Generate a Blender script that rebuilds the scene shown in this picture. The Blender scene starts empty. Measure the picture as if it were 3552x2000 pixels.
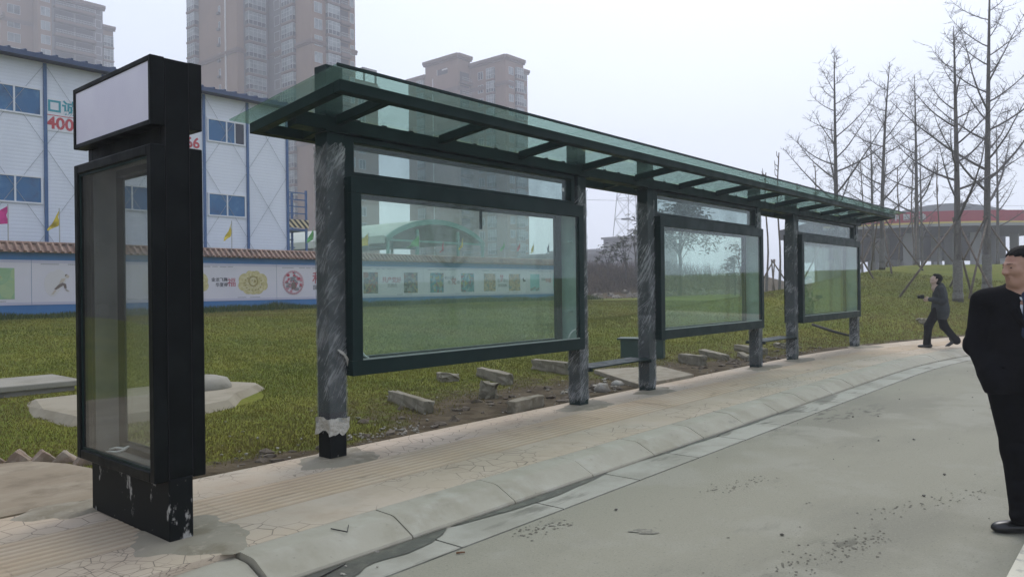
import bpy, bmesh, math, random
import numpy as np
from mathutils import Vector, Matrix
R = math.radians
sc = bpy.context.scene
COL = sc.collection
random.seed(7); rng = np.random.default_rng(11)
ORG = {}

# ------------------------------------------------------------------ materials
def newmat(name):
    m = bpy.data.materials.new(name); m.use_nodes = True
    nt = m.node_tree; nt.nodes.clear()
    return m, nt, nt.nodes, nt.links

def coordnode(nt, stretch=(1,1,1), rnd=True):
    N, L = nt.nodes, nt.links
    tc = N.new('ShaderNodeTexCoord'); mp = N.new('ShaderNodeMapping')
    mp.inputs['Scale'].default_value = stretch
    if rnd:
        oi = N.new('ShaderNodeObjectInfo'); ml = N.new('ShaderNodeMath'); ml.operation = 'MULTIPLY'
        ml.inputs[1].default_value = 37.0
        L.new(oi.outputs['Random'], ml.inputs[0]); L.new(ml.outputs[0], mp.inputs['Location'])
    L.new(tc.outputs['Object'], mp.inputs['Vector'])
    return mp.outputs['Vector']

def maskof(nt, vec, kind='noise', scale=5, lo=.45, hi=.6, detail=4, distort=0.0):
    N, L = nt.nodes, nt.links
    if kind == 'noise':
        t = N.new('ShaderNodeTexNoise'); t.inputs['Scale'].default_value = scale
        t.inputs['Detail'].default_value = detail; t.inputs['Roughness'].default_value = .6
        t.inputs['Distortion'].default_value = distort; out = t.outputs['Fac']
    elif kind == 'crack':
        n = N.new('ShaderNodeTexNoise'); n.inputs['Scale'].default_value = scale*.8; n.inputs['Detail'].default_value = 3
        mx = N.new('ShaderNodeVectorMath'); mx.operation = 'MULTIPLY_ADD'
        L.new(n.outputs['Color'], mx.inputs[0]); mx.inputs[1].default_value = (distort,)*3; L.new(vec, mx.inputs[2])
        t = N.new('ShaderNodeTexVoronoi'); t.feature = 'DISTANCE_TO_EDGE'; t.inputs['Scale'].default_value = scale
        L.new(mx.outputs[0], t.inputs['Vector']); out = t.outputs['Distance']
    else:
        t = N.new('ShaderNodeTexVoronoi'); t.inputs['Scale'].default_value = scale; out = t.outputs['Distance']
    if kind != 'crack': L.new(vec, t.inputs['Vector'])
    mr = N.new('ShaderNodeMapRange'); mr.interpolation_type = 'SMOOTHSTEP'
    mr.inputs['From Min'].default_value = lo; mr.inputs['From Max'].default_value = hi
    L.new(out, mr.inputs['Value'])
    return mr.outputs['Result']

def mul(nt, a, b):
    n = nt.nodes.new('ShaderNodeMath'); n.operation = 'MULTIPLY'
    for k, v in ((0, a), (1, b)):
        if isinstance(v, (int, float)): n.inputs[k].default_value = v
        else: nt.links.new(v, n.inputs[k])
    return n.outputs[0]

def mixc(nt, fac, a, b):
    n = nt.nodes.new('ShaderNodeMix'); n.data_type = 'RGBA'
    for key, v in ((0, fac), (6, a), (7, b)):
        if isinstance(v, (int, float)): n.inputs[key].default_value = v
        elif isinstance(v, tuple): n.inputs[key].default_value = (*v, 1)
        else: nt.links.new(v, n.inputs[key])
    return n.outputs[2]

def mat(name, col, rough=.6, metal=0, spec=.5, layers=(), bump=None, roughvar=None, rnd=True, stretch=(1,1,1)):
    """layers: dicts(col, amount, kind, scale, lo, hi, detail, stretch, distort)"""
    m, nt, N, L = newmat(name)
    p = N.new('ShaderNodeBsdfPrincipled'); o = N.new('ShaderNodeOutputMaterial')
    L.new(p.outputs[0], o.inputs[0])
    p.inputs['Roughness'].default_value = rough; p.inputs['Metallic'].default_value = metal
    p.inputs['Specular IOR Level'].default_value = spec
    c = col
    for l in layers:
        v = coordnode(nt, l.get('stretch', stretch), rnd)
        f = maskof(nt, v, l.get('kind', 'noise'), l.get('scale', 5), l.get('lo', .45), l.get('hi', .6), l.get('detail', 4), l.get('distort', 0))
        if 'also' in l:
            a = l['also']; f = mul(nt, f, maskof(nt, v, a.get('kind', 'noise'), a.get('scale', 1), a.get('lo', .45), a.get('hi', .6), a.get('detail', 3)))
        c = mixc(nt, mul(nt, f, l.get('amount', 1.0)), c, l['col'])
    if isinstance(c, tuple): p.inputs['Base Color'].default_value = (*c, 1)
    else: L.new(c, p.inputs['Base Color'])
    if bump:
        v = coordnode(nt, bump.get('stretch', stretch), rnd)
        t = N.new('ShaderNodeTexNoise'); t.inputs['Scale'].default_value = bump['scale']; t.inputs['Detail'].default_value = bump.get('detail', 5)
        L.new(v, t.inputs['Vector'])
        b = N.new('ShaderNodeBump'); b.inputs['Strength'].default_value = bump.get('strength', .3); b.inputs['Distance'].default_value = bump.get('dist', .02)
        L.new(t.outputs['Fac'], b.inputs['Height']); L.new(b.outputs[0], p.inputs['Normal'])
    if roughvar:
        v = coordnode(nt, stretch, rnd)
        f = maskof(nt, v, 'noise', roughvar[0], .3, .7)
        mr = N.new('ShaderNodeMapRange'); mr.inputs['To Min'].default_value = roughvar[1]; mr.inputs['To Max'].default_value = roughvar[2]
        L.new(f, mr.inputs['Value']); L.new(mr.outputs[0], p.inputs['Roughness'])
    return m

def glassmat(name, tint, dust, dustcol=(.6,.62,.6), ior=1.5, scale=3, streak=(1,1,.35), lo=.35, hi=.75, extra=0.0):
    m, nt, N, L = newmat(name)
    o = N.new('ShaderNodeOutputMaterial')
    tr = N.new('ShaderNodeBsdfTransparent'); tr.inputs[0].default_value = (*tint, 1)
    gl = N.new('ShaderNodeBsdfGlossy'); gl.inputs['Roughness'].default_value = .03; gl.inputs[0].default_value = (.95,.97,.97,1)
    # Schlick reflectance from the facing angle, the same from both sides of a pane
    lw = N.new('ShaderNodeLayerWeight'); lw.inputs['Blend'].default_value = .5
    pw = N.new('ShaderNodeMath'); pw.operation = 'POWER'; pw.inputs[1].default_value = 5; L.new(lw.outputs['Facing'], pw.inputs[0])
    fr = N.new('ShaderNodeMath'); fr.operation = 'MULTIPLY_ADD'; fr.inputs[1].default_value = .95; fr.inputs[2].default_value = .035; L.new(pw.outputs[0], fr.inputs[0])
    mx = N.new('ShaderNodeMixShader'); L.new(fr.outputs[0], mx.inputs[0]); L.new(tr.outputs[0], mx.inputs[1]); L.new(gl.outputs[0], mx.inputs[2])
    df = N.new('ShaderNodeBsdfDiffuse'); df.inputs[0].default_value = (*dustcol, 1)
    tl = N.new('ShaderNodeBsdfTranslucent'); tl.inputs[0].default_value = (*dustcol, 1)
    dm = N.new('ShaderNodeMixShader'); dm.inputs[0].default_value = .5; L.new(df.outputs[0], dm.inputs[1]); L.new(tl.outputs[0], dm.inputs[2])
    v = coordnode(nt, streak); f = maskof(nt, v, 'noise', scale, lo, hi, 6)
    mr = N.new('ShaderNodeMapRange'); mr.inputs['To Min'].default_value = dust*.35+extra; mr.inputs['To Max'].default_value = dust+extra
    L.new(f, mr.inputs['Value'])
    out = N.new('ShaderNodeMixShader'); L.new(mr.outputs[0], out.inputs[0]); L.new(mx.outputs[0], out.inputs[1]); L.new(dm.outputs[0], out.inputs[2])
    L.new(out.outputs[0], o.inputs[0])
    return m

def filmmat(name):
    """crumpled stretch film: clear with diagonal milky creases"""
    m, nt, N, L = newmat(name)
    o = N.new('ShaderNodeOutputMaterial')
    tr = N.new('ShaderNodeBsdfTransparent'); tr.inputs[0].default_value = (.9,.92,.92,1)
    p = N.new('ShaderNodeBsdfPrincipled'); p.inputs['Base Color'].default_value = (.62,.63,.62,1); p.inputs['Roughness'].default_value = .35
    tc = N.new('ShaderNodeTexCoord')
    def streak(deg, fa, fc, sc_, lo, hi):
        """creases running up to the right on both faces that meet at the near edge"""
        a = R(deg); c = N.new('ShaderNodeCombineXYZ')
        for k, v in ((0, (math.cos(a), -math.cos(a), math.sin(a), fa)), (1, (math.sin(a), -math.sin(a), -math.cos(a), fc))):
            d = N.new('ShaderNodeVectorMath'); d.operation = 'DOT_PRODUCT'; d.inputs[1].default_value = (v[0]*v[3], v[1]*v[3], v[2]*v[3])
            L.new(tc.outputs['Object'], d.inputs[0]); L.new(d.outputs['Value'], c.inputs[k])
        return maskof(nt, c.outputs[0], 'noise', sc_, lo, hi, 3, .8)
    a = streak(57, 1.7, 42, 1, .50, .70); b = streak(38, 2.0, 80, 1, .53, .70); b2 = streak(70, 1.6, 120, 1, .50, .70)
    c = maskof(nt, tc.outputs['Object'], 'noise', 3.5, .42, .68, 4)
    mxm = N.new('ShaderNodeMath'); mxm.operation = 'MAXIMUM'; L.new(a, mxm.inputs[0]); L.new(b, mxm.inputs[1])
    mx2 = N.new('ShaderNodeMath'); mx2.operation = 'MAXIMUM'; L.new(mxm.outputs[0], mx2.inputs[0]); L.new(b2, mx2.inputs[1]); mxm = mx2
    cc = N.new('ShaderNodeMath'); cc.operation = 'MULTIPLY_ADD'; cc.inputs[1].default_value = .65; cc.inputs[2].default_value = .35; L.new(c, cc.inputs[0])
    st_ = mul(nt, mxm.outputs[0], cc.outputs[0])
    ad = N.new('ShaderNodeMath'); ad.operation = 'MULTIPLY_ADD'; ad.inputs[1].default_value = .5; L.new(st_, ad.inputs[0]); L.new(mul(nt, c, .20), ad.inputs[2])
    ad2 = N.new('ShaderNodeMath'); ad2.operation = 'ADD'; ad2.use_clamp = True; ad2.inputs[1].default_value = .11; L.new(ad.outputs[0], ad2.inputs[0])
    bp = N.new('ShaderNodeBump'); bp.inputs['Strength'].default_value = .8; bp.inputs['Distance'].default_value = .02; L.new(mxm.outputs[0], bp.inputs['Height']); L.new(bp.outputs[0], p.inputs['Normal'])
    mx = N.new('ShaderNodeMixShader'); L.new(ad2.outputs[0], mx.inputs[0]); L.new(tr.outputs[0], mx.inputs[1]); L.new(p.outputs[0], mx.inputs[2])
    L.new(mx.outputs[0], o.inputs[0])
    return m

def picturemat(name, cols, scale):
    m, nt, N, L = newmat(name)
    o = N.new('ShaderNodeOutputMaterial'); p = N.new('ShaderNodeBsdfPrincipled'); p.inputs['Roughness'].default_value = .5; L.new(p.outputs[0], o.inputs[0])
    v = coordnode(nt)
    t = N.new('ShaderNodeTexVoronoi'); t.inputs['Scale'].default_value = scale; L.new(v, t.inputs['Vector'])
    s = N.new('ShaderNodeSeparateColor'); L.new(t.outputs['Color'], s.inputs[0])
    r = N.new('ShaderNodeValToRGB'); r.color_ramp.interpolation = 'CONSTANT'
    while len(r.color_ramp.elements) < len(cols): r.color_ramp.elements.new(.5)
    for i, c in enumerate(cols): r.color_ramp.elements[i].position = i/len(cols); r.color_ramp.elements[i].color = (*c, 1)
    L.new(s.outputs[0], r.inputs[0])
    f = maskof(nt, v, 'noise', scale*1.6, .45, .65)
    L.new(mixc(nt, mul(nt, f, .5), r.outputs[0], cols[0]), p.inputs['Base Color'])
    return m

# ------------------------------------------------------------------ mesh builder
class MB:
    def __init__(s): s.v = []; s.f = []
    def add(s, vs, fs):
        b = len(s.v); s.v += [tuple(map(float, p)) for p in vs]; s.f += [tuple(b+i for i in f) for f in fs]; return s
    def box(s, x0, x1, y0, y1, z0, z1):
        return s.add([(x,y,z) for z in (z0,z1) for y in (y0,y1) for x in (x0,x1)],
                     [(0,2,3,1),(4,5,7,6),(0,1,5,4),(2,6,7,3),(0,4,6,2),(1,3,7,5)])
    def obox(s, o, ax, ay, az):
        """box from corner o spanned by three vectors"""
        o, ax, ay, az = map(Vector, (o, ax, ay, az))
        return s.add([o+ax*i+ay*j+az*k for k in (0,1) for j in (0,1) for i in (0,1)],
                     [(0,2,3,1),(4,5,7,6),(0,1,5,4),(2,6,7,3),(0,4,6,2),(1,3,7,5)])
    def bar(s, a, b, w, h=None, up=(0,0,1)):
        a, b = Vector(a), Vector(b); d = (b-a); h = h or w
        t = d.normalized(); u = Vector(up)
        if abs(t.dot(u)) > .98: u = Vector((0,1,0))
        r = t.cross(u).normalized(); u = r.cross(t)
        return s.obox(a - r*w/2 - u*h/2, d, r*w, u*h)
    def tube(s, pts, rad, n=6, cap=True):
        pts = [Vector(p) for p in pts]; k = len(pts)
        if isinstance(rad, (int, float)): rad = [rad]*k
        b = len(s.v); ref = None
        for i, p in enumerate(pts):
            t = (pts[min(i+1,k-1)] - pts[max(i-1,0)])
            t = t.normalized() if t.length > 1e-9 else Vector((0,0,1))
            if ref is None:
                ref = t.orthogonal().normalized()
            u = (ref - t*ref.dot(t)); u = u.normalized() if u.length > 1e-6 else t.orthogonal().normalized()
            ref = u; w = t.cross(u)
            for j in range(n):
                a = 2*math.pi*j/n; s.v.append(tuple(p + (u*math.cos(a)+w*math.sin(a))*rad[i]))
        for i in range(k-1):
            for j in range(n):
                a0 = b+i*n+j; a1 = b+i*n+(j+1)%n; s.f.append((a0, a1, a1+n, a0+n))
        if cap and n > 2:
            s.f.append(tuple(b+j for j in range(n-1,-1,-1))); s.f.append(tuple(b+(k-1)*n+j for j in range(n)))
        return s
    def prism(s, poly, y0, y1, plane='xz'):
        """poly of (a,b); extruded from y0 to y1 along the third axis"""
        n = len(poly)
        area = sum(poly[i][0]*poly[(i+1)%n][1]-poly[(i+1)%n][0]*poly[i][1] for i in range(n))
        if area < 0: poly = poly[::-1]
        P = {'xz': lambda a,b,c: (a,c,b), 'yz': lambda a,b,c: (c,a,b), 'xy': lambda a,b,c: (a,b,c)}[plane]
        vs = [P(a,b,y0) for a,b in poly] + [P(a,b,y1) for a,b in poly]
        top = tuple(range(n)); bot = tuple(range(2*n-1, n-1, -1))
        fs = [top, bot] + [(i, n+i, n+(i+1)%n, (i+1)%n) for i in range(n)]
        if plane != 'xz': fs = [f[::-1] for f in fs]
        if y1 < y0: fs = [f[::-1] for f in fs]
        return s.add(vs, fs)
    def build(s, name, m, parent=None, smooth=False, bevel=0, seg=2, org=None, angle=40):
        if org is None: org = ORG.get(parent.name, Vector((0,0,0))) if parent is not None else Vector((0,0,0))
        org = Vector(org)
        me = bpy.data.meshes.new(name)
        vv = [(x-org.x, y-org.y, z-org.z) for x,y,z in s.v]
        me.from_pydata(vv, [], s.f); me.update()
        return mkobj(name, me, m, parent, smooth, bevel, seg, org)

def mkobj(name, me, m, parent=None, smooth=False, bevel=0, seg=2, org=Vector((0,0,0))):
    o = bpy.data.objects.new(name, me); COL.objects.link(o)
    for mm in (m if isinstance(m, (list, tuple)) else [m]): me.materials.append(mm)
    if smooth: me.polygons.foreach_set('use_smooth', [True]*len(me.polygons))
    if bevel:
        b = o.modifiers.new('bevel', 'BEVEL'); b.width = bevel; b.segments = seg; b.limit_method = 'ANGLE'; b.angle_limit = R(40)
        b.harden_normals = False
    if parent is not None: o.parent = parent
    else: o.location = org
    ORG[o.name] = Vector(org)
    return o

def npmesh(name, V, F, m, parent=None, smooth=True):
    """V (n,3) array, F (k,3|4) array"""
    me = bpy.data.meshes.new(name); V = np.asarray(V, np.float32); F = np.asarray(F, np.int32)
    org = ORG.get(parent.name, Vector((0,0,0))) if parent is not None else Vector((0,0,0))
    V = V - np.array(org, np.float32)
    k = F.shape[1]
    me.vertices.add(len(V)); me.vertices.foreach_set('co', V.ravel())
    me.loops.add(F.size); me.loops.foreach_set('vertex_index', F.ravel())
    me.polygons.add(len(F)); me.polygons.foreach_set('loop_start', np.arange(0, F.size, k, dtype=np.int32))
    me.polygons.foreach_set('loop_total', np.full(len(F), k, np.int32))
    me.update(); me.validate()
    return mkobj(name, me, m, parent, smooth, org=org) if parent is None else mkobj(name, me, m, parent, smooth, org=org)

def tag(o, label=None, cat=None, group=None, kind=None):
    if label: o['label'] = label
    if cat: o['category'] = cat
    if group: o['group'] = group
    if kind: o['kind'] = kind
    return o

def thing(name, label, cat, loc=(0,0,0), group=None):
    o = bpy.data.objects.new(name, None); COL.objects.link(o); o.location = loc; o.empty_display_size = .2
    ORG[o.name] = Vector(loc)
    return tag(o, label, cat, group)

def text_obj(name, body, size, center, m, parent=None, face='-y', depth=.003, bold=0.0, sx=1.0):
    """writing facing -y or -x as a thin solid"""
    c = bpy.data.curves.new(name, 'FONT'); c.body = body; c.size = size; c.extrude = depth; c.align_x = 'CENTER'; c.align_y = 'CENTER'; c.offset = bold
    c.resolution_u = 3
    t = bpy.data.objects.new(name, c); COL.objects.link(t)
    dg = bpy.context.evaluated_depsgraph_get()
    me = bpy.data.meshes.new_from_object(t.evaluated_get(dg))
    COL.objects.unlink(t); bpy.data.objects.remove(t)
    me.materials.clear()
    org = ORG.get(parent.name, Vector((0,0,0))) if parent is not None else Vector((0,0,0))
    if isinstance(face, (int, float)):
        M = Matrix.Translation(Vector(center)-org) @ Matrix.Rotation(face, 4, 'Z') @ Matrix.Rotation(R(90), 4, 'X') @ Matrix.Diagonal((sx,1,1,1))
    else:
        M = Matrix.Translation(Vector(center)-org) @ Matrix.Rotation(R(90), 4, 'X') @ Matrix.Diagonal((sx,1,1,1))
    me.transform(M); me.update()
    return mkobj(name, me, m, parent, org=org)

def smooth(a, b, x):
    t = np.clip((np.asarray(x, float)-a)/(b-a), 0, 1); return t*t*(3-2*t)

_pg = np.random.default_rng(5).random((64,64))
def vnoise(x, y):
    x = np.asarray(x, float); y = np.asarray(y, float)
    xi = np.floor(x).astype(int); yi = np.floor(y).astype(int); fx = x-xi; fy = y-yi
    fx = fx*fx*(3-2*fx); fy = fy*fy*(3-2*fy)
    g = lambda i, j: _pg[i % 64, j % 64]
    return (g(xi,yi)*(1-fx)+g(xi+1,yi)*fx)*(1-fy)+(g(xi,yi+1)*(1-fx)+g(xi+1,yi+1)*fx)*fy
def fbm(x, y, o=4):
    s = 0; a = .5
    for i in range(o): s = s + a*vnoise(x*2**i+17*i, y*2**i+5*i); a *= .5
    return s

# kerb line: straight along X, then an arc bending right
Y0, XB, RB, SW = 3.42, 13.5, 26.0, R(75)
def path(s):
    if s <= XB: return (s, Y0, 0.0)
    a = (s-XB)/RB
    if a <= SW: return (XB+RB*math.sin(a), Y0-RB+RB*math.cos(a), -a)
    r = (a-SW)*RB
    return (XB+RB*math.sin(SW)+r*math.cos(SW), Y0-RB+RB*math.cos(SW)-r*math.sin(SW), -SW)
def pathpt(s, d, z):
    x, y, a = path(s); return (x-d*math.sin(a), y+d*math.cos(a), z)
def kerbdist(x, y):
    x = np.asarray(x, float); y = np.asarray(y, float)
    cx, cy = XB, Y0-RB
    arc = np.hypot(x-cx, y-cy)-RB
    ang = np.arctan2(x-cx, y-cy)
    ex, ey, ea = path(XB+RB*SW)
    tail = (x-ex)*(-math.sin(ea))+(y-ey)*math.cos(ea)
    return np.where(x <= XB, y-Y0, np.where(ang < SW, arc, tail))
def terrain(x, y, rough=True):
    x = np.asarray(x, float); y = np.asarray(y, float)
    d = kerbdist(x, y)
    z = .105+.72*smooth(5, 22, d)
    t = np.clip((d-2.2)/14, 0, 1)**.85
    z = z + smooth(15, 25, x)*t*1.75*(1-smooth(9.5, 15.5, y))
    mound = smooth(25.5, 33, y)*smooth(33, 41, x)*(1-smooth(75, 95, x))*(1-smooth(60, 80, y))
    z = z + mound*(1.0+1.2*fbm(x*.13, y*.13))
    if rough: z = z + .05*(fbm(x*.8, y*.8)-.5)*smooth(2.1, 3.2, d) + .10*(fbm(x*.12+3, y*.12)-.5)*smooth(6, 12, d)
    low = -.09
    return np.where(d < 1.99, low, z)
def dirt(x, y):
    """how bare the lawn is (0 turf .. 1 soil)"""
    x = np.asarray(x, float); y = np.asarray(y, float); d = kerbdist(x, y)
    edge = 1-smooth(2.05, 2.55, d+.5*(fbm(x*1.4, y*1.4)-.5))
    strip = (1-smooth(3.0, 6.0, d))*smooth(4.2, 5.5, x)*(1-smooth(15, 19, x))*.62
    blob = np.exp(-(((x-6.3)/1.0)**2+((y-5.9)/.5)**2))*.8+np.exp(-(((x-8.6)/1.2)**2+((y-5.9)/.7)**2))*1.1+np.exp(-(((x-12.4)/1.6)**2+((y-5.9)/.6)**2))*.9+np.exp(-(((x-3.3)/.5)**2+((y-5.7)/.3)**2))*.5
    far = smooth(24.5, 26.5, y)*smooth(34, 38, x)
    n = fbm(x*.9+7, y*.9)
    return np.clip(edge+np.maximum(strip+blob, 0)*(.35+1.1*n)+far, 0, 1)
# ------------------------------------------------------------------ ground, road, kerb, pavement, lawn
def axis(lo, hi, c0, c1, fine, grow):
    a = list(np.arange(c0, c1+1e-6, fine)); st = fine
    while a[-1] < hi: st *= grow; a.append(a[-1]+st)
    st = fine
    while a[0] > lo: st *= grow; a.insert(0, a[0]-st)
    return np.array(a)
gx = axis(-700, 900, -1, 24, .16, 1.07); gy = axis(-700, 900, 2, 16, .16, 1.07)
GX, GY = np.meshgrid(gx, gy, indexing='ij'); GZ = terrain(GX, GY)
nx, ny = GX.shape
V = np.stack([GX.ravel(), GY.ravel(), GZ.ravel()], 1)
I = np.arange(nx*ny).reshape(nx, ny)
F = np.stack([I[:-1,:-1].ravel(), I[1:,:-1].ravel(), I[1:,1:].ravel(), I[:-1,1:].ravel()], 1)

def lawnmat():
    m, nt, N, L = newmat('lawn_turf')
    p = N.new('ShaderNodeBsdfPrincipled'); o = N.new('ShaderNodeOutputMaterial'); L.new(p.outputs[0], o.inputs[0])
    p.inputs['Roughness'].default_value = .95; p.inputs['Specular IOR Level'].default_value = .1
    v = coordnode(nt, rnd=False)
    g = mixc(nt, maskof(nt, v, 'noise', .35, .35, .68, 6), (.104,.128,.012), (.155,.160,.020))
    vs = coordnode(nt, (1,.35,1), rnd=False)
    g = mixc(nt, maskof(nt, vs, 'noise', 1.6, .42, .7, 6), g, (.080,.108,.011))
    g = mixc(nt, mul(nt, maskof(nt, v, 'noise', 14, .45, .75, 4), .6), g, (.165,.13,.03))
    s = mixc(nt, maskof(nt, v, 'noise', 3, .35, .65, 6), (.055,.041,.023), (.105,.082,.05))
    a = N.new('ShaderNodeAttribute'); a.attribute_name = 'bare'
    e = N.new('ShaderNodeMath'); e.operation = 'ADD'; n2 = maskof(nt, v, 'noise', 7, .3, .7, 5)
    L.new(a.outputs['Fac'], e.inputs[0]); L.new(mul(nt, n2, .35), e.inputs[1])
    mr = N.new('ShaderNodeMapRange'); mr.interpolation_type = 'SMOOTHSTEP'; mr.inputs['From Min'].default_value = .35; mr.inputs['From Max'].default_value = .85; L.new(e.outputs[0], mr.inputs['Value'])
    L.new(mixc(nt, mr.outputs[0], g, s), p.inputs['Base Color'])
    t = N.new('ShaderNodeTexNoise'); t.inputs['Scale'].default_value = 9; t.inputs['Detail'].default_value = 8; L.new(v, t.inputs['Vector'])
    b = N.new('ShaderNodeBump'); b.inputs['Strength'].default_value = .9; b.inputs['Distance'].default_value = .06; L.new(t.outputs['Fac'], b.inputs['Height']); L.new(b.outputs[0], p.inputs['Normal'])
    return m
MLAWN = lawnmat()
g = npmesh('ground', V, F, MLAWN); tag(g, 'sloping lawn and bare soil behind the pavement', 'ground', kind='structure')
at_ = g.data.attributes.new('bare', 'FLOAT', 'POINT'); at_.data.foreach_set('value', dirt(GX, GY).ravel().astype(np.float32))

def strip(profile, s0, s1, ds, name, m, closed=False, smooth_=False):
    ss = np.arange(s0, s1+1e-6, ds); V = []; n = len(profile)
    for s in ss:
        for d, z in profile: V.append(pathpt(s, d, z))
    F = []
    for i in range(len(ss)-1):
        for j in range(n-1):
            a = i*n+j; F.append((a, a+n, a+n+1, a+1))
    return npmesh(name, np.array(V), np.array(F), m, smooth=smooth_)

MROAD = mat('road_concrete', (.24,.23,.172), .85, spec=.3, layers=[
    dict(col=(.195,.187,.142), scale=.45, lo=.42, hi=.64, detail=6, stretch=(.5,1.3,1)),
    dict(col=(.265,.255,.20), scale=.9, lo=.5, hi=.62, detail=7, amount=.8),
    dict(col=(.10,.096,.075), scale=1.6, lo=.61, hi=.72, detail=8, amount=.4, stretch=(.45,1.5,1)),
    dict(col=(.12,.117,.09), scale=75, lo=.56, hi=.68, detail=3, amount=.5), dict(col=(.33,.32,.26), scale=48, lo=.60, hi=.72, detail=3, amount=.45), dict(col=(.13,.125,.095), scale=16, lo=.64, hi=.70, detail=6, amount=.5),
    dict(col=(.075,.071,.052), scale=9, lo=.5, hi=.6, detail=5, amount=.7, stretch=(.5,1,1), also=dict(scale=.5, lo=.58, hi=.66))],
    bump=dict(scale=55, strength=.35, dist=.006, detail=6), rnd=False)
road = strip([(-60,0),(-17,0),(-14,0),(-9,0),(-6,0),(-4,0),(-2,0),(-1,0),(-.33,0)], -70, 70, 1.0, 'road', MROAD); tag(road, 'dusty grey concrete road', 'road', kind='structure')
MGUT = mat('gutter_concrete', (.315,.305,.25), .75, layers=[
    dict(col=(.24,.23,.18), scale=2, lo=.4, hi=.65, detail=5),
    dict(col=(.12,.113,.085), scale=1.3, lo=.55, hi=.63, amount=.8, detail=7, stretch=(.55,2.2,1))], bump=dict(scale=40, strength=.2, dist=.004), rnd=False)
mb = MB()
s = -40.0
while s < 60:
    for a, b in ((0, 1),):
        p = [pathpt(s+.008, -.325, .006), pathpt(s+.972, -.325, .006), pathpt(s+.972, .01, .004), pathpt(s+.008, .01, .004)]
        q = [(x, y, -.06) for x, y, z in p]
        mb.add(p+q, [(0,1,2,3),(4,5,1,0),(6,7,3,2),(5,6,2,1),(7,4,0,3)])
    s += .98
gut = mb.build('gutter', MGUT); tag(gut, 'pale concrete gutter strip with wet patches', 'gutter', kind='structure')
# wet silt lying in the gutter against the kerb
MSILT = mat('wet_silt', (.05,.047,.034), .5, layers=[dict(col=(.085,.08,.058), scale=9, lo=.45, hi=.65)], bump=dict(scale=18, strength=.3, dist=.01), rnd=False)
mb = MB()
for (s0, s1, wmax) in ((1.0, 3.35, .34), (3.3, 5.2, .10), (5.4, 9.5, .05)):
    n = int((s1-s0)/.07); L_ = []
    for i in range(n+1):
        s = s0+(s1-s0)*i/n; t = i/n
        w = (.02+wmax*math.sin(math.pi*min(1, t*1.02+.0))**.6*(.35+.95*float(fbm(s*2.3, 4.1)))) if 0 < i < n else .01
        L_.append((s, w))
    base = len(mb.v)
    for s, w in L_: mb.v += [pathpt(s, .03, .011), pathpt(s, .03-w, .010)]
    for i in range(n): a = base+2*i; mb.f.append((a, a+1, a+3, a+2))
tag(mb.build('wet_silt', MSILT), 'dark damp silt lying along the kerb', 'silt', kind='structure')

MKERB = mat('kerb_concrete', (.345,.318,.245), .8, layers=[
    dict(col=(.285,.26,.19), scale=2.2, lo=.42, hi=.68, detail=6), dict(col=(.39,.365,.295), scale=3.1, lo=.5, hi=.75),
    dict(col=(.16,.15,.12), scale=26, lo=.66, hi=.74, amount=.7), dict(col=(.2,.19,.15), scale=5, lo=.62, hi=.75, amount=.6)],
    bump=dict(scale=35, strength=.25, dist=.006), rnd=False)
kp = [(0,-.08),(0,.018),(.008,.03),(.155,.104),(.175,.112),(.20,.1165),(.352,.1215),(.356,.05)]
mb = MB()
s = 2.09; blocks = []
while s < 55: blocks.append((s, s+.94)); s += .945
for a, b in blocks:
    jz = random.uniform(-.003,.003); jd = random.uniform(-.003,.003); k = len(kp)
    vs = []
    for q in np.linspace(a+.0025, b-.0025, 3):
        vs += [pathpt(float(q), d+jd, z+jz) for d, z in kp]
    fs = [(r*k+j, (r+1)*k+j, (r+1)*k+j+1, r*k+j+1) for r in range(2) for j in range(k-1)]
    fs += [tuple(range(k)), tuple(2*k+j for j in range(k-1,-1,-1))]
    mb.add(vs, fs)
# dropped rounded kerb end and lowered run to the left
s = 2.075
while s > -30:
    a, b = s-.94, s; k = len(kp); vs = []
    for q in np.linspace(a+.0025, b-.0025, 3):
        f = .45 if s < 1.5 else .45+.3*float(smooth(a, b, q))
        vs += [pathpt(float(q), d+.03, (z*f if z > 0 else z)) for d, z in kp]
    fs = [(r*k+j, (r+1)*k+j, (r+1)*k+j+1, r*k+j+1) for r in range(2) for j in range(k-1)]
    fs += [tuple(range(k)), tuple(2*k+j for j in range(k-1,-1,-1))]
    mb.add(vs, fs); s -= .945
tag(mb.build('kerb', MKERB), 'grey concrete kerb blocks with rounded edge', 'kerb', kind='structure')

MPAVE = mat('stamped_pavement', (.43,.345,.245), .8, layers=[
    dict(col=(.48,.39,.295), scale=1.1, lo=.42, hi=.68, detail=5),
    dict(col=(.36,.275,.185), scale=2.4, lo=.48, hi=.72, detail=6, amount=.7),
    dict(col=(.385,.335,.255), scale=.55, lo=.48, hi=.66, detail=4, amount=.8),
    dict(kind='crack', col=(.11,.088,.06), scale=6.5, lo=.030, hi=.0, distort=.35, amount=.9, also=dict(scale=.8, lo=.42, hi=.52)),
    dict(kind='crack', col=(.14,.11,.075), scale=13, lo=.045, hi=.0, distort=.2, amount=.8, also=dict(scale=.9, lo=.52, hi=.6)),
    dict(col=(.15,.125,.085), scale=10, lo=.66, hi=.74, amount=.6)],
    bump=dict(scale=30, strength=.2, dist=.006), rnd=False)
pv = strip([(.358,-.05),(.358,.1185)]+[(d,.12) for d in np.linspace(.37,2.02,8)]+[(2.03,.114),(2.03,-.1)], -40, 60, .5, 'pavement', MPAVE); tag(pv, 'beige pavement of stamped crazed concrete', 'pavement', kind='structure')
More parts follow.
